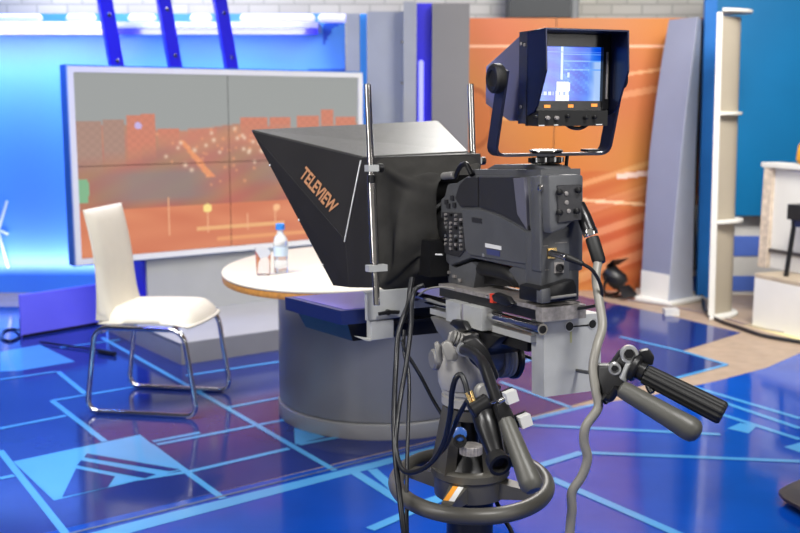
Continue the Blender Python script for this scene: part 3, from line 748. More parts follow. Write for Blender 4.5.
# seat: padded slab with rolled front
bm = bmesh.new(); NA, NB = 22, 14
def seat_pt(i, j, top):
    s = i/NA; t = j/NB; a = .015+s*.50; e = min(s, 1-s, 1)*NA/3.0; e2 = min(t, 1-t)*NB/2.5
    rnd = min(1, e)**.5*min(1, e2)**.5
    uu, vv = 2*s-1, 2*t-1; a = .015+.25+.25*uu*sqrt(1-.16*vv**4)+.01*(1-vv*vv)*(1 if s > .5 else 0)*uu; t = .5+.5*vv*sqrt(1-.14*uu**4)
    z = .437+.012*s+(.068*rnd if top else 0) + (.006*sin(pi*t)*sin(pi*s) if top else 0)
    if not top: z -= 0
    if s > .75: z -= (s-.75)**2*.5*(1 if top else .2)
    return cp(a, -.005+t*.48, z)
T = [[bm.verts.new(seat_pt(i, j, True)) for j in range(NB+1)] for i in range(NA+1)]
B = [[bm.verts.new(seat_pt(i, j, False)) for j in range(NB+1)] for i in range(NA+1)]
for i in range(NA):
    for j in range(NB):
        bm.faces.new([T[i][j], T[i+1][j], T[i+1][j+1], T[i][j+1]]); bm.faces.new([B[i][j], B[i][j+1], B[i+1][j+1], B[i+1][j]])
for i in range(NA): bm.faces.new([T[i][0], B[i][0], B[i+1][0], T[i+1][0]]); bm.faces.new([T[i][NB], T[i+1][NB], B[i+1][NB], B[i][NB]])
for j in range(NB): bm.faces.new([T[0][j], T[0][j+1], B[0][j+1], B[0][j]]); bm.faces.new([T[NA][j], B[NA][j], B[NA][j+1], T[NA][j+1]])
bmesh.ops.remove_doubles(bm, verts=bm.verts, dist=1e-5)
so_ = new_obj('seat', bm, M_cream, root, 180); md = so_.modifiers.new('s', 'SUBSURF'); md.levels = 1; md.render_levels = 1
# back: gently S curved pad
bm = bmesh.new(); NH, NB = 26, 12
def back_pt(i, j, fr):
    s = i/NH; t = j/NB; z = .455+s*.522; a = .045-.025*s-.02*s*s+.020*sin(pi*s)
    e = min(1, min(s, 1-s)*NH/2.2)**.5*min(1, min(t, 1-t)*NB/2.0)**.5
    th_ = (.055-.02*s)*(.25+.75*e)
    crease = 0
    return cp(a+(th_/2+crease if fr else -th_/2)+.055*(1-s)**6*(1 if fr else 0), .01+t*.40, z)
T = [[bm.verts.new(back_pt(i, j, True)) for j in range(NB+1)] for i in range(NH+1)]
B = [[bm.verts.new(back_pt(i, j, False)) for j in range(NB+1)] for i in range(NH+1)]
for i in range(NH):
    for j in range(NB):
        bm.faces.new([T[i][j], T[i+1][j], T[i+1][j+1], T[i][j+1]]); bm.faces.new([B[i][j], B[i][j+1], B[i+1][j+1], B[i+1][j]])
for i in range(NH): bm.faces.new([T[i][0], B[i][0], B[i+1][0], T[i+1][0]]); bm.faces.new([T[i][NB], T[i+1][NB], B[i+1][NB], B[i][NB]])
for j in range(NB): bm.faces.new([T[0][j], T[0][j+1], B[0][j+1], B[0][j]]); bm.faces.new([T[NH][j], B[NH][j], B[NH][j+1], T[NH][j+1]])
new_obj('backrest', bm, M_cream, root, 70)

# ================================================================== THE STUDIO CAMERA RIG
RG = Frame(AY(545, 268, 2.15), 24, 3.0)
W_ = RG.w
def P2(x, y, r): q = RG.R(x, y, r); return q[0], q[2]
def side_prism(pxs, r0, r1, bev=.002, bm=None, rp=0.0):
    pts = [P2(x, y, rp) for x, y in pxs]
    return prism([W_(f, r0, u) for f, u in pts], RG.r*(r1-r0), bev, bm)
BW = .105   # body width

# ---- camera body
cam_root = thing('studio_camera', W_(.2, .05, -.075), 'charcoal grey broadcast studio camera mounted on the grey pedestal head', 'video camera')
bm = side_prism([(541, 176), (468, 175), (455, 183), (447, 184), (444, 196), (440, 199), (441, 258), (450, 266), (470, 258), (517, 268), (541, 274)], .0, BW, .006)
new_obj('camera_body', bm, M_body, cam_root, 35)
bm = side_prism([(441, 259), (452, 268), (468, 262), (474, 266), (470, 290), (446, 287)], .008, BW-.01, .003)
new_obj('front_foot', bm, M_body, cam_root, 35)
bm = side_prism([(511, 266), (541, 272), (541, 303.5), (521, 303), (516, 284), (506, 270)], .004, BW-.01, .004)
new_obj('rear_foot', bm, M_body, cam_root, 35)
bm = side_prism([(474, 264), (512, 271), (516, 290), (472, 285)], .03, BW-.02, .003)
new_obj('lower_recess', bm, M_black, cam_root, 35)
bm = tube([W_(*a) for a in [(.31, .02, -.03), (.28, .015, -.028), (.2, .015, -.028), (.165, .02, -.035), (.155, .03, -.05)]], .016, 12)
new_obj('carry_handle', bm, M_rubber, cam_root, 60)
# door panels, dark upper and grey lower
bm = side_prism([(480, 177), (480, 206.5), (462, 206.5), (457, 198), (461, 185), (468, 177)], -.006, .002, .002)
new_obj('upper_front_panel', bm, M_bodyd, cam_root)['label'] = 'dark front side panel'
bm = side_prism([(481, 177), (520, 177), (531, 231), (515, 221), (500, 213), (481, 207)], -.006, .002, .002)
new_obj('upper_rear_panel', bm, M_bodyd, cam_root)['label'] = 'dark rear side panel'
bm = side_prism([(516, 178), (527, 177), (529, 200), (530, 230), (520, 214)], -.008, .002, .002)
new_obj('trim_strip', bm, M_bodyl, cam_root)['label'] = 'bluish grey strip'
bm = side_prism(fillet([V3(*a, 0) for a in ((463, 209), (481, 209), (499, 215), (515, 223.5), (530, 233), (533, 233), (532, 263), (528, 264.5), (471, 255))], 2, 3) and
                [(463, 209), (481, 209), (499, 215), (515, 223.5), (530, 233), (533, 234), (532.5, 262), (530, 264.6), (471.5, 255), (467, 250)], -.005, .002, .0025)
dr = new_obj('side_door', bm, M_body, cam_root)
new_obj('white_label', side_prism([(487.5, 243), (503.5, 246), (503.5, 250), (487.5, 247)], -.0062, -.0048, 0), M_paper, dr)['label'] = 'white label strip'
new_obj('blue_label', side_prism([(489, 248.5), (502, 251), (502, 256.5), (489, 254)], -.0062, -.0048, 0), M_bluel, dr)['label'] = 'blue label strip'
new_obj('maker_plate', side_prism([(474, 217), (484, 218.6), (484, 223.5), (474, 222)], -.0062, -.0048, 0), M_bodyd, dr)
new_obj('door_latch', side_prism([(485, 253.5), (487, 254), (487, 256.6), (485, 256.3)], -.0075, -.0048, 0), M_alu, dr)
# switch column
bm = side_prism([(443, 212), (464, 213), (466, 250), (460, 257), (444, 253)], -.004, .002, .002)
sw = new_obj('switch_panel', bm, M_bodyd, cam_root)
random.seed(5)
for ci, cx_ in enumerate((446.5, 451.5, 456.5, 461.5)):
    for k in range(9):
        y = 214.5+k*4.2+.3*ci
        if random.random() < .22: continue
        m_ = random.choice([M_alu, M_rough, M_rough, M_black, M_headd])
        f, u = P2(cx_, y, -.004)
        if random.random() < .5: b_ = BX(RG, f-.005, f+.004, -.0085, -.0035, u-.003, u+.003, .0006)
        else: b_ = cyl(W_(f, -.0035, u), W_(f, -.009, u), .0035, seg=10)
        new_obj('switch', b_, m_, sw)
bm = bmesh.new()
for (x, y) in ((447, 202), (453, 198), (455, 205), (449, 206)):
    f, u = P2(x, y, 0); BX(RG, f-.008, f+.008, -.004, .002, u-.006, u+.006, .001, bm)
new_obj('filter_wheel_window', bm, M_bodyd, cam_root)
bm = bmesh.new()
for (x, y) in ((449, 272), (455, 276), (461, 280)):
    f, u = P2(x, y, .008); BX(RG, f-.008, f+.006, .003, .009, u-.004, u+.003, .001, bm)
new_obj('foot_connector', bm, M_rough, cam_root)
# top plate (slightly lighter) and mount
bm = BX(RG, .02, .335, .004, BW-.004, .188, .203, .004)
new_obj('top_cover', bm, M_body, cam_root)
# rear faces
fz = lambda x, y, f: RG.F(x, y, f)
def rear_prism(pxs, f0, f1, bev=.002, bm=None, fp=None):
    fp = f0 if fp is None else fp
    pts = [RG.F(x, y, fp) for x, y in pxs]
    return prism([W_(f0, q[1], q[2]) for q in pts], RG.f*(f1-f0), bev, bm)
bm = rear_prism([(540, 176), (556, 175), (555, 232), (543, 240), (543, 272), (540, 272)], -.008, .03, .003)
rc = new_obj('rear_column', bm, M_body, cam_root, 35)
f_, r_, u_ = RG.F(541.5, 188, -.008)
new_obj('rear_screw_port', lathe(W_(-.006, r_, u_), -RG.f, [(0, .0085), (.006, .0085), (.007, .005), (.009, .005)], 16), M_steel, cam_root, 40)
# upper rear block (protruding) with sloping lower edge
bm = rear_prism([(549, 175), (580, 174), (582, 181), (582, 214), (566, 228), (551, 234), (550, 225)], -.036, .02, .005)
ub = new_obj('rear_adaptor', bm, M_body, cam_root, 35)
bm = rear_prism([(556.5, 185), (581, 184.5), (580.5, 220), (557, 223)], -.040, -.035, .0015, fp=-.036)
kp = new_obj('knob_plate', bm, M_bodyd, ub)
for (x, y) in ((558.5, 192), (577.5, 190), (558.5, 212.5), (576, 211)):
    q = RG.F(x, y, -.04); new_obj('black_knob', lathe(W_(-.0395, q[1], q[2]), -RG.f, [(0, .006), (.008, .006), (.009, .004)], 14), M_black, kp, 40)
for (x, y) in ((566, 193.5), (566.5, 202.5), (568.5, 211)):
    q = RG.F(x, y, -.04); new_obj('small_button', lathe(W_(-.0395, q[1], q[2]), -RG.f, [(0, .0045), (.003, .0045), (.0035, .003)], 12), M_rough, kp, 40)
# lower connector face
bm = rear_prism([(541, 233), (570, 226), (569.5, 284), (552, 289), (541, 290)], -.004, .06, .003)
lp = new_obj('connector_panel', bm, M_body, cam_root, 35)
for (x, y, s_) in ((551.5, 253, .011), (558.5, 267.5, .011)):
    q = RG.F(x, y, -.004)
    new_obj('connector_plate', BX(RG, -.007, -.0035, q[1]-s_, q[1]+s_, q[2]-s_, q[2]+s_, .001), M_rough if y > 260 else M_brass, lp)
    b_ = lathe(W_(-.0065, q[1], q[2]), -RG.f, [(0, .0085), (.006, .0085), (.006, .006), (.003, .0055)], 16)
    new_obj('socket', b_, M_brass if y < 260 else M_black, lp, 40)
for (a_, b_) in (((543, 246), (548, 245.5)), ((555, 243), (567, 241)), ((545, 270), (549, 269.6)), ((566, 258), (569, 257.7))):
    q = RG.F(*a_, -.004); q2 = RG.F(*b_, -.004)
    new_obj('printed_mark', BX(RG, -.0046, -.0038, q[1], q2[1], q[2]-.0009, q[2]+.0009, 0), M_rough, lp)
# battery shoe at the bottom rear
bm = rear_prism([(541, 289), (574, 279), (577, 286), (577, 299), (541, 304)], -.03, .06, .004)
new_obj('rear_shoe', bm, M_black, cam_root, 35)
bm = rear_prism([(542, 290), (551, 288), (551, 303), (542, 304)], -.034, -.01, .003)
new_obj('shoe_cheek', bm, M_body, cam_root, 35)
new_obj('shoe_bar', rear_prism([(551, 297), (577, 293.5), (577, 296.5), (551, 300)], -.035, -.02, .002), M_headd, cam_root)
# lens with rings under the shroud
bm = lathe(W_(.44, .05, .055), RG.f, [(0, .055), (.01, .062), (.03, .062), (.035, .058), (.05, .058), (.055, .066), (.08, .066), (.085, .072), (.14, .072)], 40)
new_obj('lens', bm, M_black, cam_root, 40)
bm = bmesh.new(); f, u = P2(437, 252, 0); tube([W_(.50, -.02, .0), W_(.47, -.03, -.004), W_(.44, -.02, -.004)], .0022, 6, bm)
new_obj('lens_drive_lead', bm, M_paper, cam_root)
new_obj('lens_drive_unit', BX(RG, .46, .56, -.045, .01, -.06, .03, .008), M_black, cam_root, 40)
# front top knob lever near rod
pk = RG.R(449, 176, .0); pk2 = RG.R(458, 175, .0)
new_obj('front_lever_barrel', cyl(W_(pk[0]+.01, -.01, pk[2]), W_(pk2[0], -.01, pk2[2]), .009, seg=16, bev=.002), M_headd, cam_root, 40)
bm = tube([W_(*RG.R(455, 178, -.005)), W_(*RG.R(460, 167, -.005)), W_(*RG.R(466, 164, -.005)), W_(*RG.R(470, 171, -.005)), W_(*RG.R(472, 175, -.005))], .006, 10)
new_obj('front_hook', bm, M_black, cam_root, 50)
# viewfinder mount wedge + knurled lock on camera top
mb = RG.R(546, 160, .052)
MF_, MR_, = mb[0], .052
bm = prism([W_(*q) for q in ((MF_+.21, .02, .203), (MF_-.05, .02, .203), (MF_-.04, .02, .208), (MF_+.0, .02, .214), (MF_+.17, .02, .214))], RG.r*.065, .003)
new_obj('viewfinder_wedge', bm, M_body, cam_root, 35)
bm = lathe(W_(MF_, MR_, .2145), RG.u, [(0, .03), (.004, .036), (.012, .036), (.014, .03)], 40)
new_obj('lock_ring', bm, M_black, cam_root, 35)
for k in range(22):
    a_ = 2*pi*k/22; c_ = W_(MF_+.036*cos(a_), MR_+.036*sin(a_), .2225)
    new_obj('ring_lug', cyl(c_-RG.u*.005, c_+RG.u*.005, .0022, seg=8), M_alu if 5 < k < 17 and k % 2 else M_black, cam_root)

# ---- camera plate
pl_root = thing('camera_plate', W_(.22, .04, -.105), 'worn grey mounting plate with black sides under the studio camera', 'mounting plate')
new_obj('plate_body', BX(RG, .002, .455, -.022, .085, -.107, -.086, .003), M_black, pl_root)
new_obj('plate_top', BX(RG, .0, .455, -.024, .087, -.0855, -.0765, .002), M_rough, pl_root)
new_obj('rear_end_block', BX(RG, -.026, -.001, -.024, .083, -.108, -.079, .003), M_rough, pl_root)
f, u = P2(496, 298, -.022)
new_obj('red_catch', BX(RG, f-.007, f+.007, -.034, -.0245, u-.010, u+.010, .002), M_red, pl_root)['label'] = 'red catch'
f2, u2 = P2(507, 299, -.022)
new_obj('catch_lever', prism([W_(f2+.042, -.026, u2+.004), W_(f2+.02, -.026, u2+.014), W_(f2-.03, -.026, u2+.01), W_(f2-.05, -.026, u2-.004), W_(f2-.03, -.026, u2-.012), W_(f2+.03, -.026, u2-.008)], -RG.r*.014, .004), M_black, pl_root, 40)
new_obj('catch_pin', tube([W_(f+.03, -.028, u), W_(f, -.028, u)], .003, 8, smooth=False), M_steel, pl_root)

# ---- rod base: dovetail, rods, clamps, grey end block
rb = thing('rod_support', W_(.2, .05, -.15), 'silver rod support with grey end block under the camera plate', 'rod support')
new_obj('base_rail', BX(RG, .03, .52, -.018, .10, -.160, -.146, .002), M_silver, rb)
new_obj('lower_dark_rail', BX(RG, .06, .46, -.008, .09, -.185, -.161, .003), M_black, rb)
for r0 in (-.030, .115):
    new_obj('rod', cyl(W_(-.022 if r0 < 0 else .03, r0+.01, -.124), W_(.68, r0+.01, -.124), .0122, seg=28), M_chrome, rb, 40)
new_obj('rod_socket', lathe(W_(-.0225, -.02, -.124), RG.f, [(0, .0085), (.004, .008)], 20), M_black, rb)
for f0, f1 in ((.30, .375), (.195, .285)):
    new_obj('rod_clamp', BX(RG, f0, f1, -.045, .008, -.156, -.106, .004), M_silver, rb, 40)
new_obj('clamp_gap', BX(RG, .286, .299, -.040, .008, -.150, -.108, .002), mat('violet_grey_spacer', (.30, .28, .36), .4), rb)
f, u = P2(467, 326, -.04); new_obj('black_lever', prism([W_(f+.05, -.047, u), W_(f+.03, -.047, u+.014), W_(f-.02, -.047, u+.016), W_(f-.04, -.047, u-.002), W_(f-.01, -.047, u-.014), W_(f+.02, -.047, u-.006)], -RG.r*.016, .004), M_black, rb, 40)
eb = new_obj('end_block', BX(RG, .0, .05, -.004, .138, -.272, -.105, .003), M_silver, rb)
for (x, y, r_) in ((569.5, 326.4, .0095), (592.5, 324, .0090)):
    q = RG.F(x, y, -.001)
    new_obj('block_hole', lathe(W_(-.0012, q[1], q[2]), RG.f, [(0, r_), (.0008, r_*.96)], 20), M_black, eb)
    new_obj('hole_liner', lathe(W_(-.0016, q[1], q[2]), RG.f, [(0, r_+.002), (.0006, r_+.002), (.0006, r_), (0, r_)], 24, closed_ends=False), M_alu, eb, 30)
q = RG.F(572, 326.5, 0); q2 = RG.F(591, 324, 0)
new_obj('clamp_slit', BX(RG, -.0012, .0, q[1], q2[1], q[2]-.0018, q[2]+.0012, 0), M_black, eb)
q = RG.F(571, 337, 0)
new_obj('glue_stain', BX(RG, -.0007, .0, q[1]-.0025, q[1]+.002, q[2]-.012, q[2]+.012, .0), mat('dry_yellow_glue', (.42, .42, .22), .7), eb)

# ---- teleprompter
tp = thing('teleprompter', W_(.62, 0, -.14), 'black teleprompter with flared lettered hood and flat monitor ahead of camera', 'teleprompter')
A = W_(*RG.F(251.5, 131, 1.05)); B = W_(.615, -.155, .236); C = W_(.655, -.19, .027); Dd = W_(*RG.F(333, 285.5, .72))
E_ = W_(.65, -.185, -.095)
Ar = W_(1.05, .273, .341); Br = W_(.64, .160, .244); Cr = W_(.66, .19, .027); Dr = W_(.72, .21, -.098); Er = W_(.65, .20, -.100)
def plate(pts, m, th=.006, name='hood_panel', bev=.0015):
    n = (pts[1]-pts[0]).cross(pts[2]-pts[0]).normalized()
    c = sum(pts, Vector())/len(pts); inner = W_(.8, -.0, .1)-c
    if n.dot(inner) < 0: n = -n
    return new_obj(name, prism(pts, n*th, bev), m, tp), -n
hp1, n1 = plate([A, B, C], M_hood, name='hood_side_upper')
hp2, n2 = plate([A, C, E_, Dd], M_hood, name='hood_side_lower')
plate([Ar, Br, Cr], M_hood, name='hood_side_upper'); plate([Ar, Cr, Er, Dr], M_hood, name='hood_side_lower')
tpn = prism([A+RG.u*.004, Ar+RG.u*.004, Br+RG.u*.004, B+RG.u*.004], -RG.u*.008, .0025)
new_obj('hood_top', tpn, M_hoodtop, tp)['label'] = 'black leathercloth top'
plate([Dd, Dr, Er, E_], M_hood, name='hood_floor')
# silver trim line, white seams
sil = M_alu
new_obj('edge_trim', tube([lerp(B, C, .03)+n1*.002, lerp(B, C, 1.02)+n1*.002], .0023, 8, smooth=False), sil, tp)['label'] = 'silver edge trim'
new_obj('lower_seam', tube([lerp(C, E_, .1)+n2*.001-RG.f*-.01, lerp(C, E_, .5)+n2*.001-RG.f*-.01], .0011, 6, smooth=False), sil, tp)
bm = bmesh.new()
for t in (.22, .58, .86): 
    c_ = lerp(A, Dd, t)+(C-A).normalized()*.010+n2*.001; lathe(c_, n2, [(0, .0032), (.002, .002)], 10, bm)
new_obj('hood_rivets', bm, M_paper, tp)
# lettering
pn = lambda x, y: onplane(x, y, B+n1*.001, n1)
P0 = pn(299.2, 176.5); P1 = pn(331.5, 214.5); Pu = pn(299.2+7.2, 176.5-10.5)
bm = text_mesh('TELEVIEW', P0, P1, Pu, n1, .0006, .028)
new_obj('lettering', bm, mat('copper_orange_lettering', (.50, .24, .12), .5), hp1)['label'] = 'copper lettering TELEVIEW'
# glass housing (box behind hood) and shroud
hx = bmesh.new()
for q in (W_(.56, -.152, -.089), E_, Er, W_(.56, .155, -.089), W_(.56, -.148, .236), B, Br, W_(.56, .155, .240), C, Cr): hx.verts.new(q)
bmesh.ops.convex_hull(hx, input=hx.verts[:])
new_obj('glass_housing', hx, M_hood, tp, 30)
bm = bmesh.new(); NS = 48; NL = 12; rows = []
random.seed(11)
def rectpt(t, r0, r1, u0, u1, k):
    c, s = cos(t), sin(t); e = 2.0/k
    return ((r0+r1)/2+(r1-r0)/2*(abs(c)**e)*(1 if c > 0 else -1), (u0+u1)/2+(u1-u0)/2*(abs(s)**e)*(1 if s > 0 else -1))
for i in range(NL+1):
    s = i/NL; f = .56-.075*s; ss = s**1.15
    row = []
    for j in range(NS):
        t = 2*pi*j/NS
        a_ = rectpt(t, -.150, .155, -.10, .236, 9); b_ = rectpt(t, -.012, .118, .025, .188, 4)
        w = .014*sin(s*pi)*(sin(5*t+s*6)+.6*sin(9*t-4*s)+.8*sin(3*t+9*s))
        sag = -.02*sin(pi*s)*(1 if sin(t) > 0 else .3)
        r_ = a_[0]*(1-ss)+b_[0]*ss + w*cos(t); u_ = a_[1]*(1-ss)+b_[1]*ss + w*sin(t)+sag
        row.append(bm.verts.new(W_(f, r_, u_)))
    rows.append(row)
for a_, b_ in zip(rows, rows[1:]):
    for j in range(NS): bm.faces.new([a_[j], a_[(j+1) % NS], b_[(j+1) % NS], b_[j]])
so = new_obj('light_shroud', bm, M_cloth, tp, 80); so['label'] = 'wrinkled black cloth shroud'
md = so.modifiers.new('s', 'SUBSURF'); md.levels = 1; md.render_levels = 1
# rods
rl0 = W_(*RG.R(377, 292, -.155)); 
lt = RG.R(367.5, 83, -.165); lb = RG.R(376, 292, -.165)
rfl = (lt[0]+lb[0])/2
def rod(px_t, r, ub, ft):
    q = RG.R(*px_t, r); f = q[0]
    return f, q[2]
fL, uL = rod((367.5, 84), -.170, 0, 0); fR, uR = rod((470.5, 84), .182, 0, 0)
bx_ = RG.R(376.5, 292, -.170)
topL = W_(fL, -.170, uL); botL = W_(bx_[0], -.170, -.125)
new_obj('upright_rod', cyl(botL, topL, .0085, seg=24, bev=.001), M_steel, tp, 40)
topR = W_(fR, .182, uR); botR = W_(fR-.02, .182, -.125)
new_obj('upright_rod', cyl(botR, topR, .0085, seg=24, bev=.001), M_steel, tp, 40)
def onrod(a, b, y0):
    for i in range(400):
        p = lerp(a, b, i/400); c = p-CAM; fz_ = c.y*cos(PITCH)-c.z*sin(PITCH); yy = 266.5-FPX*(c.y*sin(PITCH)+c.z*cos(PITCH))/fz_
        if yy > y0: return p
    return b
RF = lambda p: Frame(p, 24, 3.0)
for (a, b, y, s_) in ((topL, botL, 168, .012), (topL, botL, 268, .021), (topR, botR, 161, .016)):
    fr = RF(onrod(a, b, y))
    c_ = new_obj('rod_clamp', BX(fr, -.013, .013, -s_, s_*1.3, -.008, .008, .002), M_silver, tp)
    if s_ < .02:
        new_obj('thumb_knob', cyl(fr.w(-.0, s_*1.3, -.0), fr.w(0, s_*1.3+.016, 0), .011, seg=14, bev=.002), M_black, c_, 40)
        new_obj('thumb_screw', cyl(fr.w(-.014, -s_*.4, -.016), fr.w(-.014, -s_*.4, -.036), .009, seg=12, bev=.002), M_black, c_, 40)
new_obj('rod_sleeve', cyl(onrod(topL, botL, 174), onrod(topL, botL, 262), .0112, seg=24), M_steel, tp, 40)
# flat monitor
um = -.146
c1_ = RG.U(341, 311, um); c2_ = RG.U(285, 297, um)
c3_ = (c1_[0]+.0, .24); L_ = (Vector(c2_[:2])-Vector(c1_[:2]))
n_l = [c1_[:2], c2_[:2], (c2_[0], .26), (c1_[0], .24)]
bm = bmesh.new(); hexa(bm, [W_(a, b, um-.036) for a, b in n_l]+[W_(a, b, um) for a, b in n_l]); bevel(bm, .003)
mo = new_obj('monitor_case', bm, mat('blue_lit_case_tint', (.012, .022, .11), .3), tp)  # navy in the case colour stands in for blue light on its side
ctr = (sum(q[0] for q in n_l)/4, sum(q[1] for q in n_l)/4)
ins = [(ctr[0]+(a-ctr[0])*.93, ctr[1]+(b-ctr[1])*.93) for a, b in n_l]
new_obj('monitor_screen', prism([W_(a, b, um) for a, b in ins], RG.u*.0012, 0), mat('glossy_violet_screen', (.12, .10, .45), .28, spec=.4), mo)['label'] = 'violet glossy screen face'
lo = [(ctr[0]+(a-ctr[0])*.90, ctr[1]+(b-ctr[1])*.90) for a, b in n_l]; lo2 = [(ctr[0]+(a-ctr[0])*.82, ctr[1]+(b-ctr[1])*.82) for a, b in n_l]
bm = bmesh.new(); hexa(bm, [W_(a, b, um-.085) for a, b in lo2]+[W_(a, b, um-.037) for a, b in lo]); bevel(bm, .004)
new_obj('monitor_back', bm, M_black, tp)
new_obj('monitor_power_box', BX(RG, c1_[0]-.02, c1_[0]+.12, -.06, .2, -.222, -.1475, .004), M_black, tp)
new_obj('rear_ledge', BX(RG, c1_[0]-.035, c1_[0]-.002, -.16, .2, -.185, -.178, .002), M_satin, tp)
# bracket plates
fb_ = c1_[0]-.045
def fplate(pxs, f0, th, m, name, par=tp, bev=.002):
    pts = [RG.F(x, y, f0) for x, y in pxs]
    return new_obj(name, prism([W_(f0, q[1], q[2]) for q in pts], RG.f*th, bev), m, par)
br1 = fplate([(366.5, 295), (364.5, 292), (414, 287.5), (414.5, 298), (404, 317), (367, 321)], fb_, .014, M_silver, 'side_bracket')
fplate([(371, 321.5), (394, 319.5), (394, 338), (371, 341)], fb_+.004, .03, M_silver, 'lower_bracket')
fplate([(358, 337.5), (371, 339), (371, 341.5), (366, 341)], fb_+.004, .03, M_silver, 'bracket_lip', bev=.0005)
kq = RG.F(387, 312, fb_)
wk = new_obj('wing_knob', lathe(W_(fb_+.001, kq[1], kq[2]), -RG.f, [(0, .007), (.010, .008), (.014, .006)], 14), M_satin, br1, 40)
for s_ in (-1, 1):
    new_obj('wing', prism([W_(fb_-.010, kq[1]+s_*.004, kq[2]-.004), W_(fb_-.010, kq[1]+s_*.028, kq[2]-.006), W_(fb_-.010, kq[1]+s_*.030, kq[2]+.003), W_(fb_-.010, kq[1]+s_*.004, kq[2]+.006)], -RG.f*.005, .0015), M_black, wk)
# cross bar from prompter to the rods
new_obj('cross_beam', BX(RG, fb_+.016, fb_+.05, -.12, .16, -.150, -.132, .002), M_silver, tp)

# ---- viewfinder monitor
VF = Frame(W_(MF_, MR_, .2280), 21, 0)
vw = VF.w
vf = thing('viewfinder_monitor', vw(0, 0, 0), 'black hooded viewfinder monitor on a U yoke atop the camera', 'monitor')
def vR(x, y, r): q = VF.R(x, y, r); return (q[0], q[2])
def vprism(pxs, r0, r1, rp, bev=.002): return prism([vw(f, r0, u) for f, u in [vR(x, y, rp) for x, y in pxs]], VF.r*(r1-r0), bev)
rL = -.082
# front rim plane
q = VF.R(545.5, 27.5, rL); FF = q[0]        # front rim f
Rr = VF.F(629.5, 29, FF)[1]
zU = q[2]
def vf_front(x, y, f): q = VF.F(x, y, f); return q[1], q[2]
bezF = VF.R(527, 60, rL)[0]               # plane where hood meets the bezel
def hoodflap(r0, pxs, outward):
    pts = [vw(VF.R(x, y, r0)[0], r0, VF.R(x, y, r0)[2]) for x, y in pxs]
    return prism(pts, VF.r*outward*.004, .001)
fl = [(527, 31), (545.5, 27.5), (546, 70), (537, 106), (534, 112), (527, 116)]
M_vfh = mat('black_hood_blue_reflection', (.012, .016, .045), .25, .3)  # blue reflections on the black hood are put into its colour
new_obj('hood_flap', hoodflap(rL, fl, 1), M_vfh, vf)
pr3 = [VF.R(x, y, rL) for x, y in fl]
new_obj('hood_flap', prism([vw(a, Rr, c) for a, b, c in pr3], -VF.r*.004, .001), M_vfh, vf)
new_obj('hood_top', prism([vw(bezF, rL, pr3[0][2]), vw(bezF, Rr, pr3[0][2]), vw(FF, Rr, zU), vw(FF, rL, zU)], -VF.u*.004, .001), M_vfh, vf)
zlow = VF.R(530, 118, rL)[2]
# bezel frame body
zBt = pr3[0][2]; zBb = VF.R(527, 124, rL)[2]
bt = .035
case = new_obj('front_case', BX(VF, bezF, bezF+bt, rL, Rr, zBb, zBt, .005), M_bodyd, vf, 35)
# screen
sl = VF.F(541, 45, bezF); 
zs_t = VF.F(600, 47.5, bezF)[2]; zs_b = VF.F(600, 101, bezF)[2]; rs_r = VF.F(600, 70, bezF)[1]; rs_l = VF.F(533, 70, bezF)[1]
def vfpic(u, v):
    c = [.10, .36, .85]
    g = .06*sin(u*17)+.05*sin(v*23+u*9)
    c = [c[0]+g, c[1]+g, c[2]+g*.5]
    if u > .80: t = min(1, (u-.80)/.12); c = [c[i]*(1-t)+(.62, .74, .92)[i]*t for i in range(3)] if v < .72 else c
    if abs(u-.42) < .018 and v > .40: c = [.75, .86, .98]
    for (a, b, w) in ((.74, .44, .01), (.86, .44, .01), (.58, .44, .008)):
        if abs(v-a) < w and u > b: c = [.40, .62, .95]
    if .44 < u < .82 and .14 < v < .70 and (int(u*26)+int(v*22)) % 3 == 0: c = [c[0]+.07, c[1]+.08, c[2]+.03]
    if abs(v-.90) < .008: c = [.3, .5, .9]
    sx_ = u-(.35+.05*v)
    if 0 < sx_+.02 < .20 and v < .38-.06*u: c = [.88, .92, .99] if not (.1 < v < .17 and int(u*40) % 3 == 0) else [.5, .6, .85]
    if .10 < v < .17 and u < .30 and int(u*45) % 3: c = [.7, .8, .97]
    if abs(u-.52) < .015 and .44 < v < .52: c = [.7, .8, .97]
    return c
new_obj('crt_screen', paint('s', vw(bezF-.002, rs_l, zs_b), VF.r*(rs_r-rs_l), VF.u*(zs_t-zs_b), 90, 76, vfpic, .0015, -VF.f), vcmat('lit_viewfinder_picture', .15, 1, 1.15), case)
# bezel ring around the screen
bm = bmesh.new()
BX(VF, bezF-.012, bezF-.0005, rL+.005, rs_l, zBb+.03, zBt-.004, .002, bm); BX(VF, bezF-.012, bezF-.0005, rs_r, Rr-.005, zBb+.03, zBt-.004, .002, bm)
BX(VF, bezF-.010, bezF-.0005, rs_l, rs_r, zs_t, zBt-.005, .002, bm); BX(VF, bezF-.010, bezF-.0005, rs_l, rs_r, zBb+.012, zs_b, .002, bm)
new_obj('bezel', bm, M_satin, case)
q0 = VF.F(606, 60, bezF-.013)
new_obj('bezel_rail', BX(VF, bezF-.016, bezF-.0125, q0[1], q0[1]+.004, zs_b+.004, zs_t-.01, .001), M_rough, case)
for (x, y, w) in ((547.5, 106.3, .007), (571, 106, .006), (594.5, 105.2, .007)):
    q = VF.F(x, y, bezF-.012); new_obj('lamp_window', BX(VF, bezF-.0115, bezF-.0095, q[1]-w, q[1]+w, q[2]-.003, q[2]+.003, .0006), mat('amber_tally', (.95, .30, .05), .4, emit=.5, ecol=(1, .35, .05)), case)
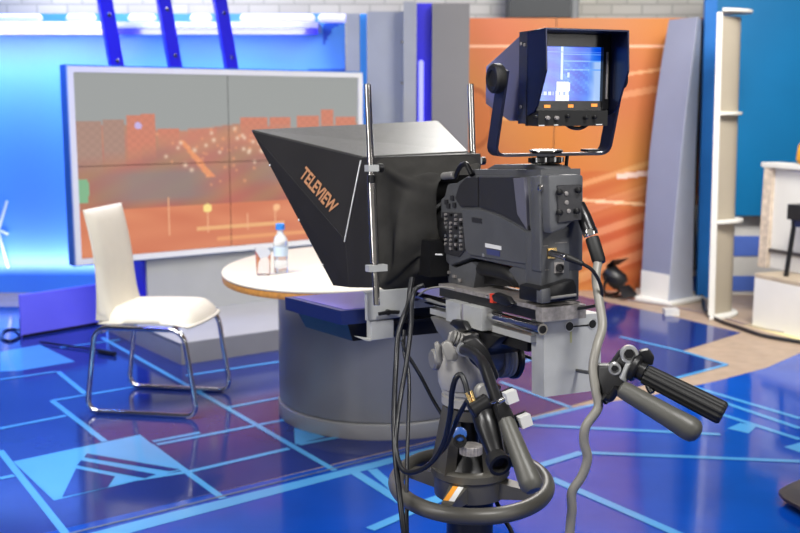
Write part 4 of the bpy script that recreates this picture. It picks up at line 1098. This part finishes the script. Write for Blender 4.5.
# control shelf below
b0_ = VF.F(531, 113, FF+.035); b1_ = VF.F(606, 128, FF+.035)
cs = new_obj('control_shelf', BX(VF, FF+.03, bezF+.01, rL+.004, b1_[1], VF.F(570, 126, FF+.03)[2], VF.F(570, 110.5, FF+.03)[2], .003), M_rubber, vf)
for (x, y, w) in ((541.5, 125.5, .008), (556, 125, .006), (599, 124.5, .009)):
    q = VF.F(x, y, FF+.03); new_obj('printed_mark', BX(VF, FF+.0293, FF+.0303, q[1]-w*.8, q[1]+w*.8, q[2]-.001, q[2]+.001, 0), M_paper, cs)
for (x, y) in ((535, 117), (547, 118), (556, 118), (567, 116), (585, 117.5), (594, 117)):
    q = VF.F(x, y, FF+.03); new_obj('control_knob', lathe(vw(FF+.0305, q[1], q[2]), -VF.f, [(0, .0042), (.008, .0038), (.009, .002)], 12), M_satin if x != 556 and x != 547 else M_rough, cs, 40)
# rear tapered case
zz0, zz1 = zBt-.004, zBb+.006
rb_ = VF.R(487, 64, rL+.0)[0]
r2 = Rr-.004; rr_ = rL+.003
bk = bezF+bt
f_mid = VF.R(497, 56, rr_)[0]; f_end = VF.R(485.5, 66, rr_)[0]
zm = VF.R(497, 56, rr_)[2]; ze = VF.R(486, 66, rr_)[2]; zb1 = VF.R(505, 121, rr_)[2]; zb2 = VF.R(488, 104, rr_)[2]
pts = [(bk, zz1), (bk, zz0), (f_mid, zm), (f_end, ze), (f_end, zb2), (bk+.05, zb1)]
new_obj('rear_case', prism([vw(f, rr_, u) for f, u in pts], VF.r*(r2-rr_), .004), mat('lilac_grey_case', (.15, .15, .24), .28, .3), vf, 35)
for (x, y) in ((521.5, 44), (521, 107), (525, 45)):
    q = VF.R(x, y, rL); new_obj('case_screw', lathe(vw(q[0], rL-.0005, q[2]), -VF.r, [(0, .004), (.002, .0035)], 10), M_rough, vf)
# yoke
kL = VF.R(498, 79, rL-.014)
ry0 = VF.F(491.5, 150, 0)[1]; ry1 = VF.F(604.5, 148, 0)[1]
kL = VF.R(498.5, 78.5, ry0-.012); zk = kL[2]; fk = kL[0]
new_obj('pivot_knob', lathe(vw(fk, ry0-.006, zk), -VF.r, [(0, .027), (.004, .030), (.018, .030), (.022, .026), (.022, .018), (.018, .016)], 32), M_rubber, vf, 40)
new_obj('pivot_knob', lathe(vw(fk, ry1+.006, zk), VF.r, [(-.004, .018), (.000, .020), (.003, .018)], 32), M_rubber, vf, 40)
bw = .012
path = fillet([vw(fk, ry0, zk+.02), vw(fk*.0+.0, ry0, .006), vw(0, ry1, .006), vw(fk, ry1, zk+.02)], .025, 6, closed=False)
bm = bmesh.new(); rows = []
for i, p in enumerate(path):
    t = (path[min(i+1, len(path)-1)]-path[max(i-1, 0)]).normalized(); nrm = t.cross(VF.f).normalized(); fd = nrm.cross(t).normalized()
    w = .020 if 0 < 1 else 0
    rows.append([bm.verts.new(p+fd*w*a_+nrm*.003*b_) for a_, b_ in ((-1, -1), (1, -1), (1, 1), (-1, 1))])
for a_, b_ in zip(rows, rows[1:]):
    for k in range(4): bm.faces.new([a_[k], a_[(k+1) % 4], b_[(k+1) % 4], b_[k]])
bm.faces.new(rows[0][::-1]); bm.faces.new(rows[-1])
new_obj('yoke', bm, mat('navy_black_yoke', (.022, .024, .045), .3, .2), vf, 35)
new_obj('pivot_disc', lathe(vw(0, -.0, .0095), VF.u, [(0, .032), (.003, .036), (.006, .036), (.008, .030)], 36), M_steel, vf, 35)
new_obj('pivot_stem', cyl(vw(0, 0, -.003), vw(0, 0, .004), .02, seg=24), M_black, vf, 40)
vq = VF.F(593, 149, -.0)
new_obj('lock_tab', BX(VF, -.015, .015, vq[1]-.022, vq[1]+.01, .0105, .016, .002), M_black, vf)
new_obj('signal_lead', tube([vw(FF+.07, .0, zBb+.005), vw(FF+.065, .02, zBb-.008), vw(FF+.065, .045, zBb-.008), vw(FF+.07, .07, zBb+.006)], .004, 8), M_cablek, vf, 60)
p_ = VF.R(571, 153, .05); new_obj('power_lead', tube([vw(.0, .052, .004), vw(.0, .05, -.015), vw(.0, .048, -.034)], .004, 8), M_cablek, vf, 60)

# ---- fluid head
C0 = V3(.168, 2.345, 0)
def HP(x, y, Y=2.33): return AY(x, y, Y)
hz_ = lambda y, Y=2.345: AY(470, y, Y).z
hd = thing('fluid_head', (C0.x, C0.y, hz_(415)), 'pale grey fluid head between the rod support and the pedestal', 'tripod head')
hc = V3(HP(472, 380).x, 2.36, 0)
new_obj('pan_base', lathe((hc.x, hc.y, hz_(405)), (0, 0, 1), [(0, .058), (.003, .068), (.022, .068), (.024, .064), (.030, .064), (.032, .069), (.040, .069), (.042, .060)], 40), M_head, hd, 35)
hb_ = V3(HP(464, 380).x, 2.35, hz_(387))
new_obj('head_body', lathe(hb_, (0, 0, 1), [(0, .054), (.012, .058), (.04, .060), (.07, .052), (.10, .040), (.125, .034)], 36), M_head, hd, 50)
# tilt drum, axis along rig r
dz_ = hz_(358, 2.38)
dcn = V3(HP(478, 352).x, 2.385, dz_)
new_obj('tilt_drum', lathe(dcn-RG.r*.055, RG.r, [(0, .030), (.004, .036), (.03, .038), (.034, .034), (.06, .036), (.064, .040), (.105, .040), (.115, .036), (.13, .036)], 40), M_headd, hd, 35)
new_obj('drag_drum', lathe(dcn+RG.r*.055-V3(0, 0, .008), RG.r, [(0, .044), (.006, .047), (.012, .044), (.015, .047), (.022, .044), (.025, .047), (.032, .045)], 40), M_head, hd, 35)
new_obj('drum_ring', lathe(dcn+RG.r*.0885-V3(0, 0, .008), RG.r, [(0, .049), (.004, .052), (.012, .052), (.015, .049), (.015, .040), (0, .040)], 40), M_black, hd, 35)
bkt = prism([W_(f, -.03, u) for f, u in ((.50, -.163), (.33, -.163), (.33, -.235), (.36, -.24), (.46, -.195))], RG.r*.11, .004)
new_obj('top_bracket', bkt, M_headd, hd, 35)
new_obj('rear_cradle', prism([W_(f, -.03, u) for f, u in ((.329, -.163), (.14, -.163), (.18, -.19), (.25, -.228), (.329, -.232))], RG.r*.11, .004), M_black, hd, 35)['label'] = 'black rear cradle'
new_obj('tilt_knob', lathe(AY(447, 358, 2.36), V3(-1, -.35, -.02), [(0, .015), (.008, .015), (.010, .022), (.014, .0245), (.034, .0245), (.038, .020)], 24), M_headd, hd, 35)
lv = prism([AY(441, 345, 2.27), AY(447, 341, 2.27), AY(452, 343, 2.27), AY(459, 358, 2.26), AY(455, 362, 2.26), AY(446, 360, 2.26)], (0, .018, 0), .003)
new_obj('clamp_lever', lv, M_headd, hd, 40)
lv = prism([AY(434, 344, 2.29), AY(438, 342, 2.29), AY(442, 348, 2.29), AY(443, 362, 2.28), AY(437, 364, 2.28)], (0, .018, 0), .003)
new_obj('clamp_lever', lv, M_headd, hd, 40)
bm = bmesh.new()
for k in range(4):
    q = AY(452+k*3.2, 337+k*1.5, 2.30-.002*k); lathe(q, (.9, .1, -.35), [(0, .017), (.0045, .017)], 20, bm)
new_obj('drag_rings', bm, M_headd, hd, 35)
new_obj('counterbalance_lever', prism([AY(462, 341, 2.24), AY(476, 336, 2.24), AY(488, 350, 2.22), AY(500, 378, 2.22), AY(494, 383, 2.22), AY(470, 362, 2.24)], (0, .04, 0), .006), M_black, hd, 40)
new_obj('level_knob', lathe(AY(481, 392, 2.24), V3(.5, -.8, .2), [(0, .02), (.01, .02), (.014, .015)], 20), M_headd, hd, 35)

# ---- pan bars (rigidly fixed to the head: top-level things of their own)
pb = thing('centre_pan_bar', AY(464, 348, 2.24), 'bent black pan bar with grey grip hanging before the pedestal', 'pan bar')
new_obj('bar_tube', tube([AY(463, 349, 2.25), AY(474, 354, 2.19), AY(484, 366, 2.12), AY(492, 388, 2.06), AY(500, 410, 2.01), AY(506, 424, 1.985)], .0125, 14), M_satin, pb, 60)
gd0, gd1 = AY(506, 420, 1.99), AY(533, 489, 1.90)
d_ = (gd1-gd0); Lg = d_.length
new_obj('grip', lathe(gd0, d_, [(-.002, .010), (0, .0155), (.006, .0165), (Lg*.6, .0195), (Lg-.015, .0230), (Lg-.004, .0215), (Lg+.004, .014)], 28), M_grip, pb, 40)
new_obj('bar_collar', lathe(AY(463, 349, 2.25), AY(474, 354, 2.19)-AY(463, 349, 2.25), [(0, .0155), (.008, .0155)], 20), M_alu, pb, 40)
new_obj('joint_clamp', prism([AY(496, 404, 1.99), AY(507, 402, 1.99), AY(515, 418, 1.98), AY(512, 426, 1.98), AY(501, 424, 1.98)], (0, .03, 0), .003), M_black, pb, 40)
def cube_knob(x, y, par, Y=1.99, s_=.0115, col=M_white):
    fr = Frame(AY(x, y, Y), 18, 5)
    fr2 = Frame(AY(x, y, Y), 18, 5); fr2.u = (fr.u*cos(.28)+fr.r*sin(-.28)).normalized(); fr2.r = fr2.f.cross(fr2.u).normalized()
    k = new_obj('square_knob', BX(fr2, -.010, .010, -s_, s_, -s_, s_, .0025), col, par)
    c = fr2.w(.004, 0, 0)
    new_obj('knob_back', BX(fr2, .0105, .016, -s_*1.12, s_*1.12, -s_*1.12, s_*1.12, .002), M_black, k)
    return fr2
k1 = cube_knob(510.5, 396.5, pb); k2 = cube_knob(524.5, 420.5, pb)
new_obj('knob_screw', cyl(AY(499, 402, 1.995), AY(505, 398.5, 1.995), .006, seg=14), M_chrome, pb, 40)
new_obj('knob_screw', cyl(AY(512, 425, 1.995), AY(519, 422.5, 1.995), .005, seg=14), M_black, pb, 40)

fc = thing('focus_control', AY(480, 402, 2.0), 'black focus twist handle clamped beside the bent pan bar', 'focus control')
a_, b_ = AY(483, 412, 2.03), AY(499, 463, 1.97); d_ = b_-a_; L2 = d_.length
new_obj('handle_barrel', lathe(a_, d_, [(-.012, .016), (0, .024), (.03, .025), (L2*.55, .0215), (L2*.75, .0185), (L2-.004, .018), (L2, .014)], 30), M_satin, fc, 40)
new_obj('end_socket', lathe(AY(495.5, 458, 1.965), AY(503, 469, 1.93)-AY(495.5, 458, 1.965), [(0, .021), (.02, .0235), (.026, .0235), (.026, .017), (.012, .015)], 26), M_rubber, fc, 40)
c1a, c1b = AY(471, 412, 2.02), AY(489, 401, 2.03)
new_obj('cross_barrel', cyl(c1a, c1b, .0185, .0185, 26, bev=.003), M_satin, fc, 40)
for q in (((466.5, 393), (471.5, 405)), ((471, 391), (475, 403))):
    new_obj('lead_connector', cyl(AY(*q[0], 2.03), AY(*q[1], 2.02), .0042, seg=12), M_brass, fc, 40)
new_obj('clamp_screw', cyl(AY(489, 404, 2.02), AY(503, 400, 2.0), .004, seg=10), M_chrome, fc, 40)
new_obj('back_tube', cyl(AY(494, 428, 2.05), AY(509, 455, 2.02), .012, seg=16, bev=.002), M_grip, fc, 40)

# right pan bar cluster
rp = thing('right_pan_bar', AY(600, 370, 2.0), 'right pan bar clamp with chrome screws and smooth grey grip', 'pan bar')
hr = dcn+RG.r*.11
new_obj('bar_tube', tube([hr, hr+V3(.06, -.06, -.01), AY(585, 372, 2.12), AY(604, 372, 1.99)], .004, 10), M_satin, rp, 60)
bm = prism([AY(598, 366, 1.98), AY(612, 366, 1.97), AY(622, 352, 1.96), AY(637, 352, 1.95), AY(634, 368, 1.95), AY(626, 386, 1.95), AY(614, 399, 1.95), AY(606, 406, 1.96), AY(597, 398, 1.97)], (0, .03, 0), .004)
new_obj('clamp_body', bm, M_black, rp, 40)
for (x, y, r_, Y) in ((629, 353.5, .0172, 1.935), (614.5, 368, .0118, 1.935)):
    sc = new_obj('clamp_screw', lathe(AY(x, y, Y+.02), V3(-.16, -1, .12), [(0, r_), (.018, r_), (.02, r_*.9), (.02, r_*.62), (.012, r_*.6)], 24), M_alu, rp, 40)
    new_obj('screw_core', lathe(AY(x, y, Y+.005), V3(-.16, -1, .12), [(0, r_*.58), (.008, r_*.55)], 6), M_black, sc)
new_obj('bright_bracket', prism([AY(620, 379, 1.93), AY(627, 364, 1.93), AY(633, 364, 1.93), AY(626, 383, 1.93)], (0, .012, 0), .002), M_silver, rp)
new_obj('lower_link', tube([AY(604, 396, 1.95), AY(610, 398, 1.95), AY(617, 388, 1.94)], .008, 10), M_satin, rp, 60)
a_, b_ = AY(622, 389, 1.92), AY(700, 434.5, 1.84); d_ = b_-a_; L3 = d_.length
new_obj('grip', lathe(a_, d_, [(-.004, .010), (0, .0165), (.01, .0175), (L3*.6, .0205), (L3-.022, .0235), (L3-.010, .0215), (L3-.003, .015), (L3, .008)], 32), M_grip, rp, 40)
zd = thing('zoom_grip', AY(640, 378, 1.93), 'black ribbed zoom twist grip beside the smooth grey grip', 'zoom control')
a_, b_ = AY(645, 374, 1.93), AY(724, 414, 1.86); d_ = b_-a_; L4 = d_.length; x_, y_ = basis(d_)
bm = bmesh.new(); seg = 48; rings = []
for t, r_ in ((0, .0185), (.004, .0195), (L4*.6, .0215), (L4-.006, .0225), (L4-.001, .020)):
    rings.append([bm.verts.new(a_+d_.normalized()*t+(x_*cos(2*pi*i/seg)+y_*sin(2*pi*i/seg))*(r_*(1 if (i//2) % 2 else .93))) for i in range(seg)])
for p, q in zip(rings, rings[1:]):
    for i in range(seg): bm.faces.new([p[i], p[(i+1) % seg], q[(i+1) % seg], q[i]])
bm.faces.new(rings[0][::-1]); bm.faces.new(rings[-1])
new_obj('ribbed_sleeve', bm, M_rubber, zd)
new_obj('metal_collar', lathe(AY(636, 368.5, 1.935), d_, [(0, .0165), (.012, .0175), (.018, .0175)], 24), M_satin, zd, 40)
new_obj('control_ring', lathe(AY(631, 366, 1.94), d_, [(0, .022), (.004, .027), (.012, .027), (.016, .023)], 28), M_black, zd, 40)
new_obj('rocker_block', prism([AY(640, 352, 1.93), AY(650, 349.5, 1.93), AY(655, 357, 1.93), AY(653, 366, 1.93), AY(643, 364, 1.93)], (0, .02, 0), .003), M_black, zd, 40)
new_obj('lower_screw', cyl(AY(648, 385, 1.92), AY(652, 393, 1.91), .0065, seg=14, bev=.001), M_black, zd, 40)
new_obj('arm_link', cyl(AY(626, 375, 1.955), AY(634, 368, 1.95), .011, seg=16), M_black, zd, 40)

# ---- pedestal
ZR = .586
pd = thing('camera_pedestal', (C0.x, C0.y, 0), 'grey camera pedestal with round steering ring under the head', 'pedestal')
ring = [C0+V3(-.002+.175*cos(2*pi*k/72), .175*sin(2*pi*k/72), ZR+.013*sin(2*pi*k/72)) for k in range(72)]
new_obj('steering_ring', tube(ring, .0185, 18, smooth=False, closed=True), M_tal, pd, 60)
hubc = V3(C0.x-.003, C0.y+.02, 0)
new_obj('hub', lathe((hubc.x, hubc.y, ZR-.035), (0, 0, 1), [(0, .070), (.004, .084), (.050, .087), (.055, .092), (.071, .092), (.075, .086), (.075, .07), (.067, .068)], 56), M_tal, pd, 35)
for i, ang in enumerate((152, 247, -28)):
    a_ = radians(ang); u_ = V3(cos(a_), sin(a_), 0); v_ = V3(-sin(a_), cos(a_), 0)
    o_ = V3(hubc.x, hubc.y, ZR)
    t_ = ((C0+u_*.170+V3(0, 0, ZR))-o_)
    bm = bmesh.new(); p, q = o_+u_*.075, o_+t_*.99
    hexa(bm, [p-v_*.022+V3(0, 0, -.028), p+v_*.022+V3(0, 0, -.028), q+v_*.013+V3(0, 0, -.010), q-v_*.013+V3(0, 0, -.010), p-v_*.022+V3(0, 0, .012), p+v_*.022+V3(0, 0, .012), q+v_*.013+V3(0, 0, .008), q-v_*.013+V3(0, 0, .008)]); bevel(bm, .003)
    sp_ = new_obj('spoke', bm, M_tal, pd, 35)
    if i == 1:
        tp_ = lambda s, w, h: lerp(p, q, s)+v_*w+V3(0, 0, .0125-.004*s+h)
        for (w0, w1, m_) in ((-.012, .000, M_orange), (.0005, .013, M_paper)):
            new_obj('warning_label', prism([tp_(.12, w0, 0), tp_(.12, w1, 0), tp_(.86, w1, 0), tp_(.86, w0, 0)], (0, 0, .0012), 0), m_, sp_)['label'] = 'orange and white warning label'
        new_obj('red_mark', prism([p-v_*.024+V3(0, 0, -.02), q*.4+p*.6-v_*.021+V3(0, 0, -.015), q*.4+p*.6-v_*.021+V3(0, 0, -.004), p-v_*.024+V3(0, 0, -.004)], -v_*.001, 0), M_red, sp_)
# bell legs
zt2 = hz_(406)
for i, ang in enumerate((207, 85, -38)):
    a_ = radians(ang); u_ = V3(cos(a_), sin(a_), 0); v_ = V3(-sin(a_), cos(a_), 0)
    o0 = V3(hubc.x, hubc.y, ZR+.034); o1 = V3(hc.x, hc.y, zt2)
    bm = bmesh.new()
    w0, w1 = (.034, .024)
    hexa(bm, [o0+u_*.060-v_*w0, o0+u_*.060+v_*w0, o0+u_*.088+v_*w0, o0+u_*.088-v_*w0, o1+u_*.036-v_*w1, o1+u_*.036+v_*w1, o1+u_*.062+v_*w1, o1+u_*.062-v_*w1]); bevel(bm, .005, 3)
    new_obj('bell_leg', bm, M_tal, pd, 40)
new_obj('bell_collar', lathe((hc.x, hc.y, zt2-.03), (0, 0, 1), [(0, .05), (.005, .062), (.029, .064)], 40), M_tal, pd, 35)
new_obj('bowl_clamp', lathe((hubc.x-.01, hubc.y-.0, ZR+.034), (0, 0, 1), [(0, .07), (.02, .055), (.05, .03), (.15, .028)], 30), M_black, pd, 35)
kp_ = AY(471, 449, 2.28)
bm = bmesh.new(); seg = 40; rr2 = []
for t, r_ in ((0, .026), (.018, .026), (.02, .024)):
    rr2.append([bm.verts.new(kp_+V3(cos(2*pi*i/seg)*r_*(1 if i % 2 else .94), sin(2*pi*i/seg)*r_*(1 if i % 2 else .94), -.01+t)) for i in range(seg)])
for p, q in zip(rr2, rr2[1:]):
    for i in range(seg): bm.faces.new([p[i], p[(i+1) % seg], q[(i+1) % seg], q[i]])
bm.faces.new(rr2[0][::-1]); bm.faces.new(rr2[-1])
new_obj('ribbed_lock_knob', bm, M_rough, pd)
new_obj('blue_level_cap', lathe(AY(460, 434, 2.27), V3(-.2, -1, .3), [(0, .016), (.008, .016), (.01, .012)], 24), mat('blue_vial', (.03, .10, .35), .3), pd, 40)
new_obj('round_eye', lathe(AY(460, 441, 2.26), V3(-.1, -1, .3), [(0, .015), (.008, .015), (.008, .010), (.002, .009)], 24), M_black, pd, 40)
# column below
new_obj('centre_column', lathe((hubc.x, hubc.y, .10), (0, 0, 1), [(0, .055), (ZR-.137, .055)], 40), M_satin, pd, 35)
new_obj('lower_tank', lathe((hubc.x, hubc.y, .09), (0, 0, 1), [(0, .14), (.02, .15), (.24, .15), (.28, .13), (.31, .085), (.335, .08), (.34, .058)], 48), M_tal, pd, 35)
for k in range(3):
    a_ = radians(90+120*k); u_ = V3(cos(a_), sin(a_), 0); v_ = V3(-sin(a_), cos(a_), 0); o_ = V3(hubc.x, hubc.y, 0)
    bm = bmesh.new(); p = o_+u_*.10; q = o_+u_*.40
    hexa(bm, [p-v_*.06+V3(0, 0, .11), p+v_*.06+V3(0, 0, .11), q+v_*.05+V3(0, 0, .11), q-v_*.05+V3(0, 0, .11), p-v_*.06+V3(0, 0, .19), p+v_*.06+V3(0, 0, .19), q+v_*.05+V3(0, 0, .15), q-v_*.05+V3(0, 0, .15)]); bevel(bm, .008)
    lg = new_obj('base_leg', bm, M_tal, pd, 35)
    for s_ in (-1, 1):
        new_obj('wheel', lathe(o_+u_*.36+v_*s_*.025+V3(0, 0, .055), v_*s_, [(0, .050), (.003, .0545), (.022, .0545), (.025, .050)], 28), M_rubber, lg, 35)

# ------------------------------------------------------------------ cables of the rig
def cable(name, pts, r, m, label, extra=None, **k):
    P = [AY(x, y, Y) for x, y, Y in pts] + (extra or [])
    return single(name, tube(P, r, 10, n=5), m, label, 'cable', smooth=60)
gc = thing('grey_camera_cable', AY(584, 222, 2.16), 'thick wavy grey cable hanging from the camera rear to the floor', 'cable')
new_obj('strain_relief', tube([AY(578, 205, 2.18), AY(584, 217, 2.17), AY(590, 232, 2.15)], .0150, 14), M_satin, gc, 60)
new_obj('black_sleeve', lathe(AY(592, 238, 2.145), AY(600, 264, 2.12)-AY(592, 238, 2.145), [(0, .0135), (.006, .0145), (.05, .014), (.056, .012)], 24), M_rubber, gc, 40)
new_obj('metal_ferrule', lathe(AY(589, 229.5, 2.15), AY(593, 240, 2.145)-AY(589, 229.5, 2.15), [(0, .0150), (.004, .0158), (.010, .0158), (.013, .0150)], 24), M_chrome, gc, 40)
pts = [(598, 262, 2.12), (596, 278, 2.10), (599, 300, 2.07), (602.5, 326, 2.04), (597, 346, 2.01), (593, 368, 1.99), (596, 392, 1.97), (598, 408, 1.96), (586, 426, 1.95), (584, 442, 1.95), (587.5, 458, 1.95), (582, 476, 1.95), (572, 492, 1.95), (572, 510, 1.95), (570, 530, 1.95)]
e_ = AY(570, 530, 1.95)
new_obj('cable_core', tube([AY(*p) for p in pts]+[e_+V3(-.01, -.01, -.2), e_+V3(.04, -.05, -e_.z+.04), e_+V3(.16, -.25, -e_.z+.0125)], .0092, 14, n=5), M_cableg, gc, 60)
bnc = thing('connector_cable', AY(558, 254, 2.08), 'thin black cable plugged into the camera rear connector', 'cable')
q = RG.F(551.5, 253, -.016)
new_obj('plug', cyl(W_(-.014, q[1], q[2]), AY(567, 257.5, 2.06), .0075, seg=18, bev=.001), M_steel, bnc, 40)
new_obj('plug_boot', cyl(AY(566, 257, 2.06), AY(583, 264, 2.05), .0075, .005, 18, bev=.001), M_rubber, bnc, 40)
new_obj('lead', tube([AY(583, 264, 2.05), AY(592, 270, 2.055), AY(599, 281, 2.062), AY(602, 293, 2.068), AY(599, 303, 2.08), AY(594, 306, 2.10), AY(575, 309, 2.16)], .0036, 10), M_cablek, bnc, 60)
low = lambda x, y, Y, dx=0, dy=0: [AY(x, y, Y)+V3(dx, dy, -.15), V3(AY(x, y, Y).x+dx*2, Y+dy*2, .06), V3(AY(x, y, Y).x+dx*4+.04, Y+dy*3, .008)]
cable('prompter_cable', [(412, 278, 2.50), (410, 290, 2.48), (408, 305, 2.46), (399, 330, 2.42), (396, 365, 2.38), (394, 410, 2.30), (395, 450, 2.24), (399, 490, 2.2), (404, 533, 2.16)], .0065, M_cablek, 'black prompter cable, leftmost of the hanging bunch left of pedestal', low(404, 533, 2.16, .02))
cable('monitor_cable', [(424, 285, 2.44), (416, 289, 2.44), (412, 300, 2.42), (411, 325, 2.40), (407, 360, 2.36), (401, 395, 2.32), (397, 425, 2.27), (396, 450, 2.24), (403, 470, 2.2), (416, 471.5, 2.17), (432, 462, 2.14), (444, 442, 2.11), (450, 415, 2.08), (452, 392, 2.06), (456, 378, 2.05), (461, 375, 2.05), (465, 383, 2.04), (468, 395, 2.03)], .0058, M_cablek, 'black cable looping through steering ring up to focus handle')
cable('video_cable', [(404, 330, 2.46), (404, 350, 2.44), (409, 378, 2.40), (408, 430, 2.33), (407, 470, 2.28), (407, 533, 2.22)], .0048, M_cablek, 'thin black cable, rightmost of two reaching the floor left of pedestal', low(407, 533, 2.22, .01))
cable('link_cable', [(402, 340, 2.44), (406, 352, 2.43), (420, 375, 2.42), (433, 400, 2.40), (444, 418, 2.38)], .0045, M_cablek, 'thin black cable slanting from prompter down to the head')
cable('pedestal_lead', [(488, 484, 2.48), (497, 503, 2.44), (505, 520, 2.42), (514, 540, 2.40)], .0055, M_cablek, 'thin black cable leaving the pedestal column at lower right', low(514, 540, 2.40, .03))
cable('focus_loop', [(467, 401, 2.05), (459, 415, 2.08), (452, 432, 2.12), (444, 449, 2.16), (432, 461, 2.2)], .0050, M_cablek, 'short black cable arching down across the left bell leg')
cable('rod_loop_wire', [(418, 296, 2.44), (428, 289, 2.40), (442, 287, 2.37), (455, 289, 2.33)], .0022, M_cableg, 'thin pale wire arching from the rod to the camera plate')
